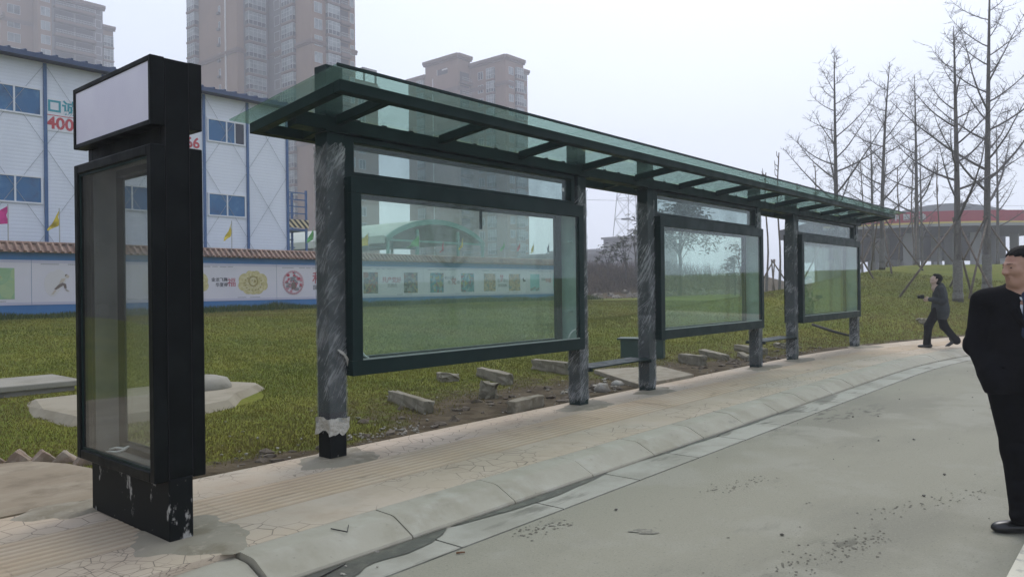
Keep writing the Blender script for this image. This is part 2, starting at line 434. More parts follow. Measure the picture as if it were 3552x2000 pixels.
# ribbed guidance strip
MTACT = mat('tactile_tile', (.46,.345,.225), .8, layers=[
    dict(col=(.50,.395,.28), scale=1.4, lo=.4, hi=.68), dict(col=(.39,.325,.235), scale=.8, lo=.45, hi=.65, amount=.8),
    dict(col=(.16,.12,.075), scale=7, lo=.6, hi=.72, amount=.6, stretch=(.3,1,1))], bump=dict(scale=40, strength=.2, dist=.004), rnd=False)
prof = [(.86,.1205)]
d = .875
while d < 1.43:
    prof += [(d,.1245),(d+.012,.130),(d+.036,.130),(d+.05,.1245)]; d += .0725
prof += [(1.45,.1245),(1.452,.1205)]
# groove shade painted into the colour by height, so the ribs show
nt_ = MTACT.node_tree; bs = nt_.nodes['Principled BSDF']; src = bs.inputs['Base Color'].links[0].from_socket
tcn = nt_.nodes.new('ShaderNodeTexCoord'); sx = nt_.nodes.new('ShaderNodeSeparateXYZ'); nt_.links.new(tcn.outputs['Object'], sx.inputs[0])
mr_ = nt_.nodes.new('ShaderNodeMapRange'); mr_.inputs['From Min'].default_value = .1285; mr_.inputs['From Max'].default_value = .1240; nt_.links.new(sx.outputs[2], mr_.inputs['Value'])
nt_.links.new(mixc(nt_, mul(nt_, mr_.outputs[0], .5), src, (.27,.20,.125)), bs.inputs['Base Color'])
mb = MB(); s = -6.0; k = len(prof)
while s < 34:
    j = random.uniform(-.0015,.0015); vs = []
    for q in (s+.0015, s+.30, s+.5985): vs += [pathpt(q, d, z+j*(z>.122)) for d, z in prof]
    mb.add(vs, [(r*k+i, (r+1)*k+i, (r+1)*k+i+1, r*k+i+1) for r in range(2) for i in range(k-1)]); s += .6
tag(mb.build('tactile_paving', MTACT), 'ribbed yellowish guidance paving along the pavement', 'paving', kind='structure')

def blob_poly(cx, cy, rx, ry, n=26, amp=.25, seed=0, rot=0):
    r_ = random.Random(seed); ph = [r_.uniform(0, 6.28) for _ in range(5)]
    out = []
    for i in range(n):
        a = 2*math.pi*i/n; q = 1+amp*(.5*math.sin(2*a+ph[0])+.35*math.sin(3*a+ph[1])+.3*math.sin(5*a+ph[2])+.2*math.sin(9*a+ph[3]))
        x, y = rx*q*math.cos(a), ry*q*math.sin(a)
        out.append((cx+x*math.cos(rot)-y*math.sin(rot), cy+x*math.sin(rot)+y*math.cos(rot)))
    return out
MCEM = mat('cement_patch', (.25,.22,.16), .85, layers=[dict(col=(.185,.155,.10), scale=5, lo=.42, hi=.65, detail=6), dict(col=(.33,.285,.21), scale=9, lo=.55, hi=.72)], bump=dict(scale=22, strength=.3, dist=.005), rnd=False)
mb = MB()
for i, (cx, cy, rx, ry) in enumerate([(3.78,5.15,.42,.3),(7.25,5.12,.44,.27),(8.82,5.12,.42,.26),(12.4,5.1,.46,.27),(14.0,5.05,.42,.26),(17.7,5.0,.5,.3),(2.05,4.2,.36,.36),(1.86,5.32,.34,.22)]):
    po = blob_poly(cx, cy, rx, ry, 40, .3, i); po2 = [(cx+(x-cx)*.75, cy+(y-cy)*.75) for x, y in po]
    vs = [(x, y, .1165) for x, y in po]+[(x, y, .1345) for x, y in po2]+[(cx, cy, .136)]
    n = len(po); fs = [(a, (a+1)%n, n+(a+1)%n, n+a) for a in range(n)]+[(n+a, n+(a+1)%n, 2*n) for a in range(n)]
    mb.add(vs, fs)
tag(mb.build('cement_patches', MCEM, smooth=True), 'grey cement patches around the post feet', 'paving', kind='structure')
# dusty side path on the left
MPATH = mat('dusty_path', (.215,.17,.11), .9, layers=[dict(col=(.28,.235,.165), scale=1.3, lo=.4, hi=.65, detail=6, stretch=(.5,1.5,1)), dict(col=(.15,.115,.07), scale=2.5, lo=.5, hi=.72, detail=6)], bump=dict(scale=25, strength=.3, dist=.006), rnd=False)
mb = MB(); po = [(-16,5.4),(2.3,5.46),(2.42,5.75),(2.36,6.3),(2.28,6.75),(2.12,7.1),(1.8,7.25),(1.2,7.4),(1.0,8.5),(4.2,24),(-16,24)]
mb.prism(po, .09, .127, 'xy')
tag(mb.build('side_path', MPATH), 'dusty beige side path joining the pavement', 'path', kind='structure')
# white line at the road edge far right
MPAINT = mat('road_paint', (.62,.58,.45), .7, layers=[dict(col=(.36,.34,.28), scale=12, lo=.5, hi=.7)], rnd=False)
mb = MB(); mb.add([(3.2,.47,.005),(9,.47,.005),(9,.62,.005),(3.2,.62,.005)], [(0,1,2,3)])
tag(mb.build('road_line', MPAINT), 'worn pale line painted on the road', 'road marking', kind='structure')

# grass blades as one uncountable mass
def grassmat(name, g1, g2, dry):
    m, nt, N, L = newmat(name)
    p = N.new('ShaderNodeBsdfPrincipled'); o = N.new('ShaderNodeOutputMaterial'); L.new(p.outputs[0], o.inputs[0])
    p.inputs['Roughness'].default_value = .7; p.inputs['Specular IOR Level'].default_value = .15
    v = coordnode(nt, rnd=False)
    c = mixc(nt, maskof(nt, v, 'noise', .6, .38, .66, 5), g1, g2)
    a = N.new('ShaderNodeAttribute'); a.attribute_name = 'dry'
    L.new(mixc(nt, a.outputs['Fac'], c, dry), p.inputs['Base Color'])
    return m
def blades(name, x, y, h, w, m, dry, lean=.55):
    n = len(x); z = terrain(x, y)-.004
    az = rng.uniform(0, 2*np.pi, n); la = rng.uniform(0, 2*np.pi, n); ll = rng.uniform(.1, 1, n)*lean*h
    wx, wy = np.cos(az)*w/2, np.sin(az)*w/2
    b = np.stack([x, y, z], 1)
    A = b+np.stack([wx, wy, 0*x], 1); B = b-np.stack([wx, wy, 0*x], 1)
    T = b+np.stack([np.cos(la)*ll, np.sin(la)*ll, h], 1)
    V = np.stack([A, B, T], 1).reshape(-1, 3); F = np.arange(3*n).reshape(n, 3)
    o = npmesh(name, V, F, m, smooth=False)
    at = o.data.attributes.new('dry', 'FLOAT', 'POINT'); at.data.foreach_set('value', np.repeat(dry, 3).astype(np.float32))
    return o
MGR = grassmat('grass_blade', (.115,.135,.013), (.178,.172,.020), (.205,.155,.055))
N_ = 640000
u = rng.random(N_); r = 5+ (u**1.6)*34; th = rng.uniform(R(0), R(82), N_)
x = r*np.cos(th); y = r*np.sin(th)
dd = kerbdist(x, y); bare = dirt(x, y)
excl = ((((x-4.3)/1.35)**2+((y-9.7)/1.22)**2 < 1)|((x < 4.2)&(x > .8)&(y > 11.3)&(y < 12.6))|((x < 2.3)&(y < 7.1)))
keep = (dd > 2.04)&(rng.random(N_) > bare*1.05)&(~excl)&(y < 24.6)
x, y, r = x[keep], y[keep], r[keep]
hh = rng.uniform(.016,.042,len(x))*(.75+.8*fbm(x*.7, y*.7))*np.clip(1+ (r-10)*.02, .9, 1.5); ww = .0045+.0007*r
dryv = np.clip(.06+.9*(1-smooth(2.0, 7.0, kerbdist(x, y)))*(.35+.9*fbm(x*.8+3, y*.8))+.5*smooth(.5, .72, fbm(x*.35+9, y*.35))+rng.normal(0,.10,len(x)), 0, 1)
tag(blades('grass', x, y, hh, ww, MGR, dryv, .8), 'short dull green turf of the lawn', 'grass', kind='stuff')
n = 26000; x = rng.uniform(2, 36, n); y = 25.3-np.abs(rng.normal(0, .5, n)); k = fbm(x*.9, y*.2)
hh = rng.uniform(.08,.30,n)*(.4+1.1*k); 
tag(blades('tall_grass', x, y, hh, np.full(n,.035), grassmat('tall_grass_blade', (.026,.062,.008), (.048,.08,.010), (.10,.09,.025)), np.clip(rng.normal(.1,.15,n),0,1), .5), 'taller dark green grass along the foot of the painted wall', 'grass', kind='stuff')
# ------------------------------------------------------------------ bus shelter and lightbox pylon
MSTEEL = mat('dark_green_paint', (.0055,.0185,.0165), .45, spec=.13, layers=[dict(col=(.009,.026,.0235), scale=3, lo=.42, hi=.7), dict(col=(.035,.04,.037), scale=30, lo=.68, hi=.78, amount=.5)], bump=dict(scale=60, strength=.05, dist=.002), roughvar=(5,.34,.55))
MBLACK = mat('black_paint', (.003,.0045,.0042), .5, spec=.08, layers=[dict(col=(.007,.009,.0085), scale=4, lo=.45, hi=.7), dict(col=(.03,.03,.028), scale=28, lo=.68, hi=.8, amount=.5)], bump=dict(scale=60, strength=.05, dist=.002), roughvar=(5,.34,.55))
MSCUFF = mat('scraped_paint', (.006,.0075,.0072), .55, spec=.1, layers=[dict(col=(.36,.35,.32), scale=3.2, lo=.60, hi=.64, detail=9, stretch=(1.6,1.6,.8)), dict(col=(.2,.19,.17), scale=14, lo=.66, hi=.72, detail=6)])
MINNER = mat('case_lining', (.42,.55,.50), .5, layers=[dict(col=(.30,.42,.38), scale=3, lo=.4, hi=.7)])
MINNER2 = mat('case_lining_grey', (.10,.10,.095), .7, layers=[dict(col=(.06,.062,.06), scale=3, lo=.4, hi=.7)])
MGASK = mat('aluminium_trim', (.30,.36,.33), .35, metal=.6)
MGLASS = glassmat('display_glass', (.915,.97,.94), .05, (.50,.64,.58), extra=.008)
MROOF = glassmat('canopy_glass', (.70,.825,.77), .12, (.30,.41,.36), scale=2.2, streak=(.6,.6,1))
MTRANS = glassmat('transom_glass', (.70,.79,.775), .26, (.20,.26,.25), scale=1.6, streak=(.8,1,.6))
MKGLASS = glassmat('pylon_glass', (.93,.945,.935), .045, (.42,.43,.41))
MFILM = filmmat('stretch_film')
MWHITE = mat('white_acrylic', (.74,.73,.82), .18, layers=[dict(col=(.70,.685,.79), scale=2.5, lo=.4, hi=.7)])
MCABLE = mat('white_cable', (.72,.72,.70), .5)

SH = thing('bus_shelter', 'long dark green steel bus shelter with glass canopy and three glazed display cases', 'bus shelter', (3.7,5.2,.12))
PX = [3.765, 7.24, 8.80, 12.34, 13.99, 17.70]
PW, PY0, PY1 = .165, 5.14, 5.30
def zroof(y): return 3.012-.112*(y-4.44)          # top of the canopy frame
def wrap_mesh(x, z0, z1, seed, fr=.5):
    r_ = np.random.default_rng(seed); nz = int((z1-z0)/.022); npm = 40
    hw, hd = PW/2+.007, (PY1-PY0)/2+.007; cy = (PY0+PY1)/2
    per = []
    for i in range(npm):
        t = i/npm*4; k = int(t); f = t-k
        c = [(-1,-1),(1,-1),(1,1),(-1,1)]; a, b = c[k], c[(k+1)%4]
        per.append((x+hw*(a[0]+(b[0]-a[0])*f), cy+hd*(a[1]+(b[1]-a[1])*f)))
    per = np.array(per); V = []
    for j in range(nz+1):
        z = z0+(z1-z0)*j/nz; frill = np.clip(1-min(j, nz-j)/3.0, 0, 1)
        q = per.copy(); dx = q[:,0]-x; dy = q[:,1]-cy; L_ = np.hypot(dx, dy)
        t = np.arange(npm)
        amp = .004+.011*frill
        n_ = (fbm(t*.55+z*9+seed, z*14-t*.35)-.48)*amp*4
        q[:,0] += dx/L_*n_; q[:,1] += dy/L_*n_
        zz = z+frill*(fbm(t*fr+seed*3, np.full(npm, z*5.0), 4 if fr > .3 else 2)-.45)*(.14 if fr > .3 else .30 if j < nz/2 else .1)
        V.append(np.column_stack([q, np.broadcast_to(zz, npm)]))
    V = np.concatenate(V); F = []
    for j in range(nz):
        a = j*npm+np.arange(npm); b = j*npm+(np.arange(npm)+1)%npm
        F.append(np.column_stack([a, b, b+npm, a+npm]))
    return V, np.concatenate(F)
for i, x in enumerate(PX):
    mb = MB(); mb.box(x-PW/2, x+PW/2, PY0, PY1, .105, 3.34 if i == 0 else 3.185)
    p = mb.build('post', MSCUFF if i == 0 else MSTEEL, SH, bevel=.006)
    if i == 0: p['label'] = 'post with scraped paint at its foot'
    mb = MB(); mb.box(x-PW/2-.001, x+PW/2+.001, PY0-.001, PY1+.001, .5, 3.342)
    if i == 0: mb.build('post_sleeve', MSTEEL, p, bevel=.006)
    mb = MB(); mb.box(x-PW/2-.03, x+PW/2+.03, PY0-.03, PY1+.03, 2.79, zroof(5.2)-.11)
    mb.build('collar', MSTEEL, p, bevel=.004)
    z0 = .40 if i == 0 else .16+.02*(i%2)
    V, F = wrap_mesh(x, z0, 2.70-.04*(i%3), 3+i)
    w = npmesh('plastic_wrap', V, F, MFILM, p)
    # torn rag of film at the foot of the first post
    if i == 0:
        V, F = wrap_mesh(x, .34, .46, 21, .2); c = np.array([x, 5.22, 0]); V = np.array(V); 
        V[:,:2] = c[:2]+(V[:,:2]-c[:2])*1.12; V[:,:2] += ((fbm(V[:,0]*25+V[:,2]*30, V[:,1]*25)-.5)*.03)[:,None]
        mf2 = mat('bunched_film', (.50,.47,.40), .5, bump=dict(scale=40, strength=1, dist=.02))
        r_ = npmesh('torn_wrap', V, F, mf2, p)
        mb = MB(); mb.v = []; n = 8
        for k in range(n+1):
            t = k/n; zc = .60+.32*t; wv = .075*math.sin(math.pi*min(1, .15+.85*(1-t)))+.004
            cx = x+PW/2+.045-.16*t+.012*math.sin(7*t); cy = PY0-.028-.02*math.sin(5*t)
            mb.v += [(cx-wv*.45, cy, zc+wv*.35), (cx+wv*.45, cy-.012, zc-wv*.35)]
        # loose flap hanging beside the case
        vs = []; 
        for k in range(9):
            t = k/8
            vs += [(x-.02+.145*t, PY0-.02-.015*math.sin(3*t), 1.02-.16*t**2), (x-.0+.125*t, PY0-.03-.02*math.sin(4*t+1), .985-.20*t**1.5)]
        m2 = MB(); m2.add(vs, [(2*k, 2*k+1, 2*k+3, 2*k+2) for k in range(8)]); m2.build('loose_flap', mf2, p, smooth=True)

# canopy: rectangular frame, purlin, rafters, overhanging panes
CX0, CX1, CY0, CY1 = 3.30, 18.02, 4.44, 5.66
def sl(y, dz): return zroof(y)+dz
H_ = .085
def ybeam(mb, x, w, y0, y1, dz0=-H_, dz1=0.0):
    mb.add([(x-w/2,y0,sl(y0,dz0)),(x+w/2,y0,sl(y0,dz0)),(x+w/2,y1,sl(y1,dz0)),(x-w/2,y1,sl(y1,dz0)),
            (x-w/2,y0,sl(y0,dz1)),(x+w/2,y0,sl(y0,dz1)),(x+w/2,y1,sl(y1,dz1)),(x-w/2,y1,sl(y1,dz1))],
           [(3,2,1,0),(4,5,6,7),(0,1,5,4),(2,3,7,6),(1,2,6,5),(3,0,4,7)])
def xbeam(mb, x0, x1, y0, y1, dz0=-H_, dz1=0.0):
    ybeam(mb, (x0+x1)/2, x1-x0, y0, y1, dz0, dz1)
cf = MB(); xbeam(cf, CX0, CX1, CY0, CY0+.075); CF = cf.build('canopy_front_beam', MSTEEL, SH, bevel=.006)
cf = MB(); xbeam(cf, CX0, CX1, CY1-.075, CY1); cf.build('canopy_rear_beam', MSTEEL, SH, bevel=.006)
for x in (CX0+.04, CX1-.04):
    cf = MB(); ybeam(cf, x, .08, CY0+.075, CY1-.075); cf.build('canopy_end_beam', MSTEEL, SH, bevel=.006)
cf = MB(); xbeam(cf, CX0+.08, CX1-.08, 5.11, 5.235, -.135, -.02); cf.build('purlin', MSTEEL, SH, bevel=.006)
nr = 12; RX = [3.79+i*(17.6-3.79)/nr for i in range(nr+1)]
for x in RX:
    cf = MB(); ybeam(cf, x, .07, CY0+.075, 5.11, -.08, -.004); ybeam(cf, x, .07, 5.235, CY1-.075, -.08, -.004)
    cf.build('rafter', MSTEEL, SH, bevel=.005)
edges = [3.14]+RX[1:-1]+[18.16]
for a, b in zip(edges[:-1], edges[1:]):
    g_ = MB()
    for (h0, h1, y0, y1) in ((.008,.018, 4.27, 5.70),): ybeam(g_, (a+b)/2, b-a-.012, y0, y1, h0, h1)
    gp = g_.build('canopy_pane', MROOF, SH)
    e_ = MB(); ybeam(e_, (a+b)/2, b-a-.012, 4.255, 4.269, .002, .022); e_.build('edge_strip', MSTEEL, gp)
    # small glue pads on the frame
pads = MB()
for a, b in zip(RX[:-1], RX[1:]):
    for t in (.2,.45,.72):
        x = a+(b-a)*t; ybeam(pads, x, .05, 5.16, 5.20, -.022, .007)
pads.build('glazing_pads', MBLACK, SH)

# display cases
def case(x0, x1, i):
    yf, yb, z0, z1 = 5.045, 5.395, .795, 2.44
    fw = .105
    mb = MB()
    for (a, b, c, d) in ((x0, x1, z0, z0+fw+.02), (x0, x1, z1-fw-.03, z1), (x0, x0+fw, z0+fw+.02, z1-fw-.03), (x1-fw*.9, x1, z0+fw+.02, z1-fw-.03)):
        mb.box(a, b, yf, yf+.055, c, d); mb.box(a, b, yb-.055, yb, c, d)
    mb.box(x0+.002, x1-.002, yf+.055, yb-.055, z0+.002, z0+.05); mb.box(x0+.002, x1-.002, yf+.055, yb-.055, z1-.06, z1-.002)
    mb.box(x0+.002, x0+.03, yf+.055, yb-.055, z0+.05, z1-.06); mb.box(x1-.03, x1-.002, yf+.055, yb-.055, z0+.05, z1-.06)
    C_ = mb.build('display_case', MSTEEL, SH, bevel=.004)
    ax0, ax1, az0, az1 = x0+fw, x1-fw*.9, z0+fw+.02, z1-fw-.03
    for yy in (yf+.02, yb-.03):
        g_ = MB(); g_.box(ax0-.02, ax1+.02, yy, yy+.008, az0-.02, az1+.02)
        g_.build('front_glass' if yy < 5.2 else 'rear_glass', MGLASS, C_)
    t_ = MB(); t_.box(ax0, ax1, yf+.003, yf+.018, az0-.001, az0+.011); t_.build('bottom_trim', MGASK, C_)
    l_ = MB(); l_.box(x1-.045, x1-.031, yf+.06, yb-.06, z0+.052, z1-.062); l_.box(x0+.031, x0+.045, yf+.06, yb-.06, z0+.052, z1-.062)
    l_.build('lining', MINNER, C_)
    b_ = MB()
    for zz in (1.22, 2.02): b_.box(x1-.12, x1-.046, 5.18, 5.26, zz, zz+.02)
    b_.build('shelf_bracket', MINNER, C_)
    m_ = MB(); m_.box(x1-.17, x1-.125, yb-.08, yb-.035, az0-.02, az1+.02)
    if i == 0: m_.box(x0+1.866, x0+1.879, yb-.066, yb-.035, az1-.19, az1+.01)
    m_.build('mullion', MSTEEL, C_)
    if i < 2:
        k_ = MB()
        for zz in (.985, 1.03, 2.20): k_.tube([(x1-.09, yf+.032, zz), (x1-.09, yf+.045, zz)], .022, 12)
        k_.build('lock', MBLACK, C_)
    if i == 0:
        c_ = MB(); c_.tube([(ax0+.015, yf+.05, az0+.075), (ax0+.05, yf+.045, az0+.03), (ax0+.09, yf+.045, az0+.008)], .008, 6); 
        c_.tube([(x1-.19, yf+.1, az0+.0), (x1-.17, yf+.09, az0+.055), (x1-.13, yf+.08, az0+.09), (x1-.075, yf+.07, az0+.105), (x1-.05, yf+.06, az0+.11)], .009, 6); c_.build('cable', MCABLE, C_, smooth=True)
    # transom strip of glass above the case
    fr = MB(); xl, xr, zt = x0+.004, x1+.06, 2.79
    fr.box(xl, xl+.11, PY0+.012, PY1-.012, z1+.001, zt); fr.box(xr-.15, xr-.085, PY0+.012, PY1-.012, z1+.001, zt); fr.box(xl+.11, xr-.15, PY0+.012, PY1-.012, z1+.001, z1+.055)
    fr.box(xl+.11, xr-.15, PY0+.012, PY1-.012, zt-.045, zt)
    T_ = fr.build('transom_frame', MSTEEL, SH, bevel=.003)
    g_ = MB(); g_.box(xl+.105, xr-.145, PY0+.055, PY0+.063, z1+.05, zt-.04); g_.build('transom_glass', MTRANS, T_)
    if i == 0:
        s_ = MB(); s_.box(xr-.27, xr-.235, PY0+.052, PY0+.0545, 2.60, 2.64); s_.build('sticker', MCABLE, T_)
case(3.85, 7.135, 0); case(8.885, 12.29, 1); case(14.075, 17.60, 2)
# benches: four slats on two brackets
for a, b in ((PX[1]+PW/2, PX[2]-PW/2), (PX[3]+PW/2, PX[4]-PW/2)):
    sb = MB()
    sb.box(a, a+.03, 5.09, 5.44, .51, .54); sb.box(b-.03, b, 5.09, 5.44, .51, .54)
    B_ = sb.build('bench_bracket', MSTEEL, SH, bevel=.003)
    sl_ = MB()
    for k in range(5): y = 5.10+k*.07; sl_.box(a-.0, b+.0, y, y+.048, .541, .561)
    sl_.build('bench_seat', MSTEEL, SH, bevel=.005)

# ---- lightbox pylon
KX = thing('bus_stop_pylon', 'tall black double sided lightbox pylon with blank white header and empty glass case', 'sign pylon', (1.97,4.68,.12))
xf, xb, ya, yb_ = 1.825, 2.115, 4.13, 5.225
def ring(mb, x0, x1, y0, y1, z0, z1, t):
    mb.box(x0, x1, y0, y0+t, z0, z1); mb.box(x0, x1, y1-t, y1, z0, z1); mb.box(x0, x1, y0+t, y1-t, z0, z0+t); mb.box(x0, x1, y0+t, y1-t, z1-t, z1)
mb = MB(); mb.box(1.905, 2.04, ya+.004, yb_-.02, .125, .475); mb.build('base', MSCUFF, KX, bevel=.006)
mb = MB(); mb.box(1.905, 2.04, ya+.004, ya+.075, .4755, 2.785); mb.box(1.905, 2.04, yb_-.09, yb_-.02, .4755, 2.785); mb.box(1.905, 2.04, ya+.0755, yb_-.0905, 2.30, 2.785)
CO = mb.build('column', MBLACK, KX, bevel=.004)
mb = MB(); ring(mb, 1.905, 2.04, ya+.0755, yb_-.0905, .4755, 2.2995, .012); mb.build('case_lining', MINNER2, KX)
hdr = MB(); ring(hdr, xf, 1.904, ya, yb_, 2.41, 2.788, .028); ring(hdr, 2.041, xb, ya, yb_, 2.41, 2.788, .028)
HD = hdr.build('header_box', MBLACK, KX, bevel=.004)
for a, b in ((xf+.008, 1.9035), (2.0415, xb-.008)):
    mb = MB(); mb.box(a, b, ya+.029, yb_-.029, 2.439, 2.759); mb.build('blank_panel', MWHITE, HD)
for k, (a, b) in enumerate(((xf, 1.904), (2.041, xb))):
    mb = MB(); ring(mb, a, b, ya, yb_, .465, 2.308, .058); F_ = mb.build('case_frame', MBLACK, KX, bevel=.008, seg=3)
    gx0 = a+.018 if k == 0 else b-.026
    mb = MB(); mb.box(gx0, gx0+.008, ya+.05, yb_-.05, .515, 2.258); mb.build('case_glass', MKGLASS, F_)
    mb = MB(); ring(mb, gx0-.006 if k == 0 else gx0+.009, gx0-.001 if k == 0 else gx0+.014, ya+.059, yb_-.059, .524, 2.249, .014); mb.build('glass_bead', MSTEEL, F_)
mb = MB(); pts = []
for k in range(15):
    t = k/14; pts.append((1.90-.03*math.sin(t*3), 4.62+.32*math.sin(t*math.pi*.5)*(1 if t < .55 else 1)-.18*max(0, t-.55)*2, .54+.05*math.sin(t*math.pi)+.03*t))
mb.tube([(1.93,5.06,.50),(1.93,4.98,.515),(1.925,4.86,.53),(1.92,4.74,.56),(1.925,4.70,.585),(1.94,4.74,.575),(1.96,4.86,.545),(1.97,5.0,.53),(1.97,5.09,.51)], .0065, 6); mb.build('cable', MCABLE, KX, smooth=True)
mb = MB(); mb.box(1.90, 1.96, 5.05, 5.10, 1.36, 1.43); mb.box(1.90, 1.94, 5.05, 5.09, 1.75, 1.82); mb.build('wire_clip', MINNER2, KX)
# seam lines on the near end
mb = MB(); mb.box(1.9045, 1.9075, ya-.0005, ya+.02, .48, 2.78); mb.box(2.0375, 2.0405, ya-.0005, ya+.02, .48, 2.78); mb.build('seam', mat('seam_black', (.002,.002,.002), .8), KX)
# ------------------------------------------------------------------ painted wall, posters, flags, prefab block, shed
MBLUE = mat('blue_wall_paint', (.035,.155,.36), .7, layers=[dict(col=(.045,.19,.42), scale=.6, lo=.35, hi=.7), dict(col=(.10,.22,.33), scale=2.5, lo=.52, hi=.75, amount=.6, stretch=(1,1,.5))])
MTERRA = mat('terracotta_tile', (.21,.125,.09), .75, layers=[dict(col=(.32,.22,.16), scale=6, lo=.45, hi=.65), dict(col=(.11,.075,.06), scale=3, lo=.5, hi=.7)])
YW = 25.5; WX0, WX1 = 3.3, 34.9
W = thing('boundary_wall', 'long blue painted wall with terracotta tile coping at the far side of the lawn', 'wall', (10,YW,.8))
mb = MB(); mb.box(WX0, WX1, YW, YW+.24, .3, 2.74); mb.build('wall_body', MBLUE, W)
mb = MB()
mb.add([(WX0-.1,YW-.2,2.741),(WX1+.1,YW-.2,2.741),(WX1+.1,YW+.44,2.741),(WX0-.1,YW+.44,2.741),(WX0-.1,YW+.12,3.0),(WX1+.1,YW+.12,3.0)], [(3,2,1,0),(0,1,5,4),(2,3,4,5),(1,2,5),(3,0,4)])
x = WX0
while x < WX1:
    for sy in (-1, 1):
        mb.tube([(x, YW+.12+sy*.35, 2.755), (x+.02, YW+.12, 3.03)], .05, 6)
    x += .2
mb.tube([(WX0-.1, YW+.12, 3.03), (WX1+.1, YW+.12, 3.03)], .045, 8)
mb.build('coping', MTERRA, W)
# posters
MPOST = mat('poster_vinyl', (.66,.63,.66), .5, layers=[dict(col=(.62,.60,.64), scale=.8, lo=.35, hi=.7)])
MPEDGE = mat('poster_edge', (.50,.49,.58), .5)
MGOLD = mat('gold_print', (.50,.43,.19), .5, layers=[dict(col=(.60,.53,.27), scale=9, lo=.45, hi=.55, detail=3)])
MGOLD2 = mat('gold_print_dark', (.33,.27,.085), .5)
MGOLD3 = mat('gold_print_pale', (.62,.56,.33), .5)
MRED = mat('red_print', (.42,.045,.07), .5); MPINK = mat('pink_print', (.60,.45,.47), .5); MPINK2 = mat('rose_print', (.50,.22,.26), .5)
MINK = mat('ink_print', (.045,.045,.06), .5); MGREY = mat('grey_print', (.22,.22,.23), .5)
MBROWN = mat('brown_print', (.17,.125,.105), .5); MSAND = mat('sand_print', (.55,.47,.38), .5)
YP = YW-.012
def layer(k): return YP-.003-.006*k
def flat(name, polys, m, parent, k):
    mb = MB()
    for i, p in enumerate(polys): mb.prism(p, layer(k)-.002-.00008*i, layer(k), 'xz')
    return mb.build(name, m, parent)
def circ(cx, cz, r, n=18, sx=1, a0=0): return [(cx+r*sx*math.cos(a0+2*math.pi*i/n), cz+r*math.sin(a0+2*math.pi*i/n)) for i in range(n)]
def ringpolys(cx, cz, r0, r1, n=30, sx=1):
    o = []
    for i in range(n):
        a, b = 2*math.pi*i/n, 2*math.pi*(i+1)/n
        o.append([(cx+r*sx*math.cos(t), cz+r*math.sin(t)) for r, t in ((r0,a),(r1,a),(r1,b),(r0,b))])
    return o
def poster(name, label, x0, x1):
    z0, z1 = 1.18, 2.515
    P = thing(name, label, 'poster', ((x0+x1)/2, YP, z0), group='posters along the blue wall')
    mb = MB(); mb.box(x0+.006, x1-.006, YP, YP+.0119, z0, z1); mb.build('sheet', MPOST, P)
    mb = MB(); mb.box(x0+.006, x1-.006, YP-.003, YP-.0002, z0, z0+.085); mb.box(x0+.006, x1-.006, YP-.003, YP-.0002, z1-.085, z1); mb.build('printed_border', MPEDGE, P)
    # illegible small print along top and bottom
    mb = MB()
    for xs, w in ((x0+.25, .5), (x0+1.0, .22), (x0+1.32, .2), (x0+1.6, .22), (x0+1.9, .2)):
        q = xs
        while q < xs+w: mb.box(q, q+.035, YP-.003, YP-.0003, 2.385, 2.41); q += .05
    for xs, w in ((x1-1.6, .35), (x1-1.1, .4)):
        q = xs
        while q < xs+w: mb.box(q, q+.035, YP-.003, YP-.0003, 1.283, 1.305); q += .05
    mb.build('small_print', MGREY, P)
    return P
def medallion(P, cx, cz=1.82):
    lob = [circ(cx+dx, cz+dz, r, 20) for dx, dz, r in ((0,.14,.30),(-.33,.10,.25),(.33,.10,.25),(-.41,-.10,.19),(.41,-.10,.19),(-.2,-.18,.24),(.2,-.18,.24),(0,-.16,.27),(-.14,.3,.15),(.14,.3,.15))]
    flat('gold_emblem', lob, MGOLD, P, 0)
    pale = []; r_ = random.Random(3)
    for i in range(46):
        a = r_.uniform(0, 6.28); q = math.sqrt(r_.random()); pale.append(circ(cx+.47*q*math.cos(a), cz-.0+.34*q*math.sin(a), r_.uniform(.018,.042), 7, r_.uniform(.5,1.8)))
    flat('pale_scrolls', pale, MGOLD3, P, 1)
    flat('emblem_disc', ringpolys(cx, cz+.06, .15, .20), MGOLD2, P, 2)
    flat('dark_scrolls', [circ(cx+.34*s*math.cos(a), cz-.02+.26*math.sin(a), .022, 7, 1.6) for s in (1,) for a in np.linspace(0, 6.1, 17)]+[circ(cx+.06, cz+.06, .045, 10), circ(cx-.05, cz+.09, .03, 8, .6)], MGOLD2, P, 3)
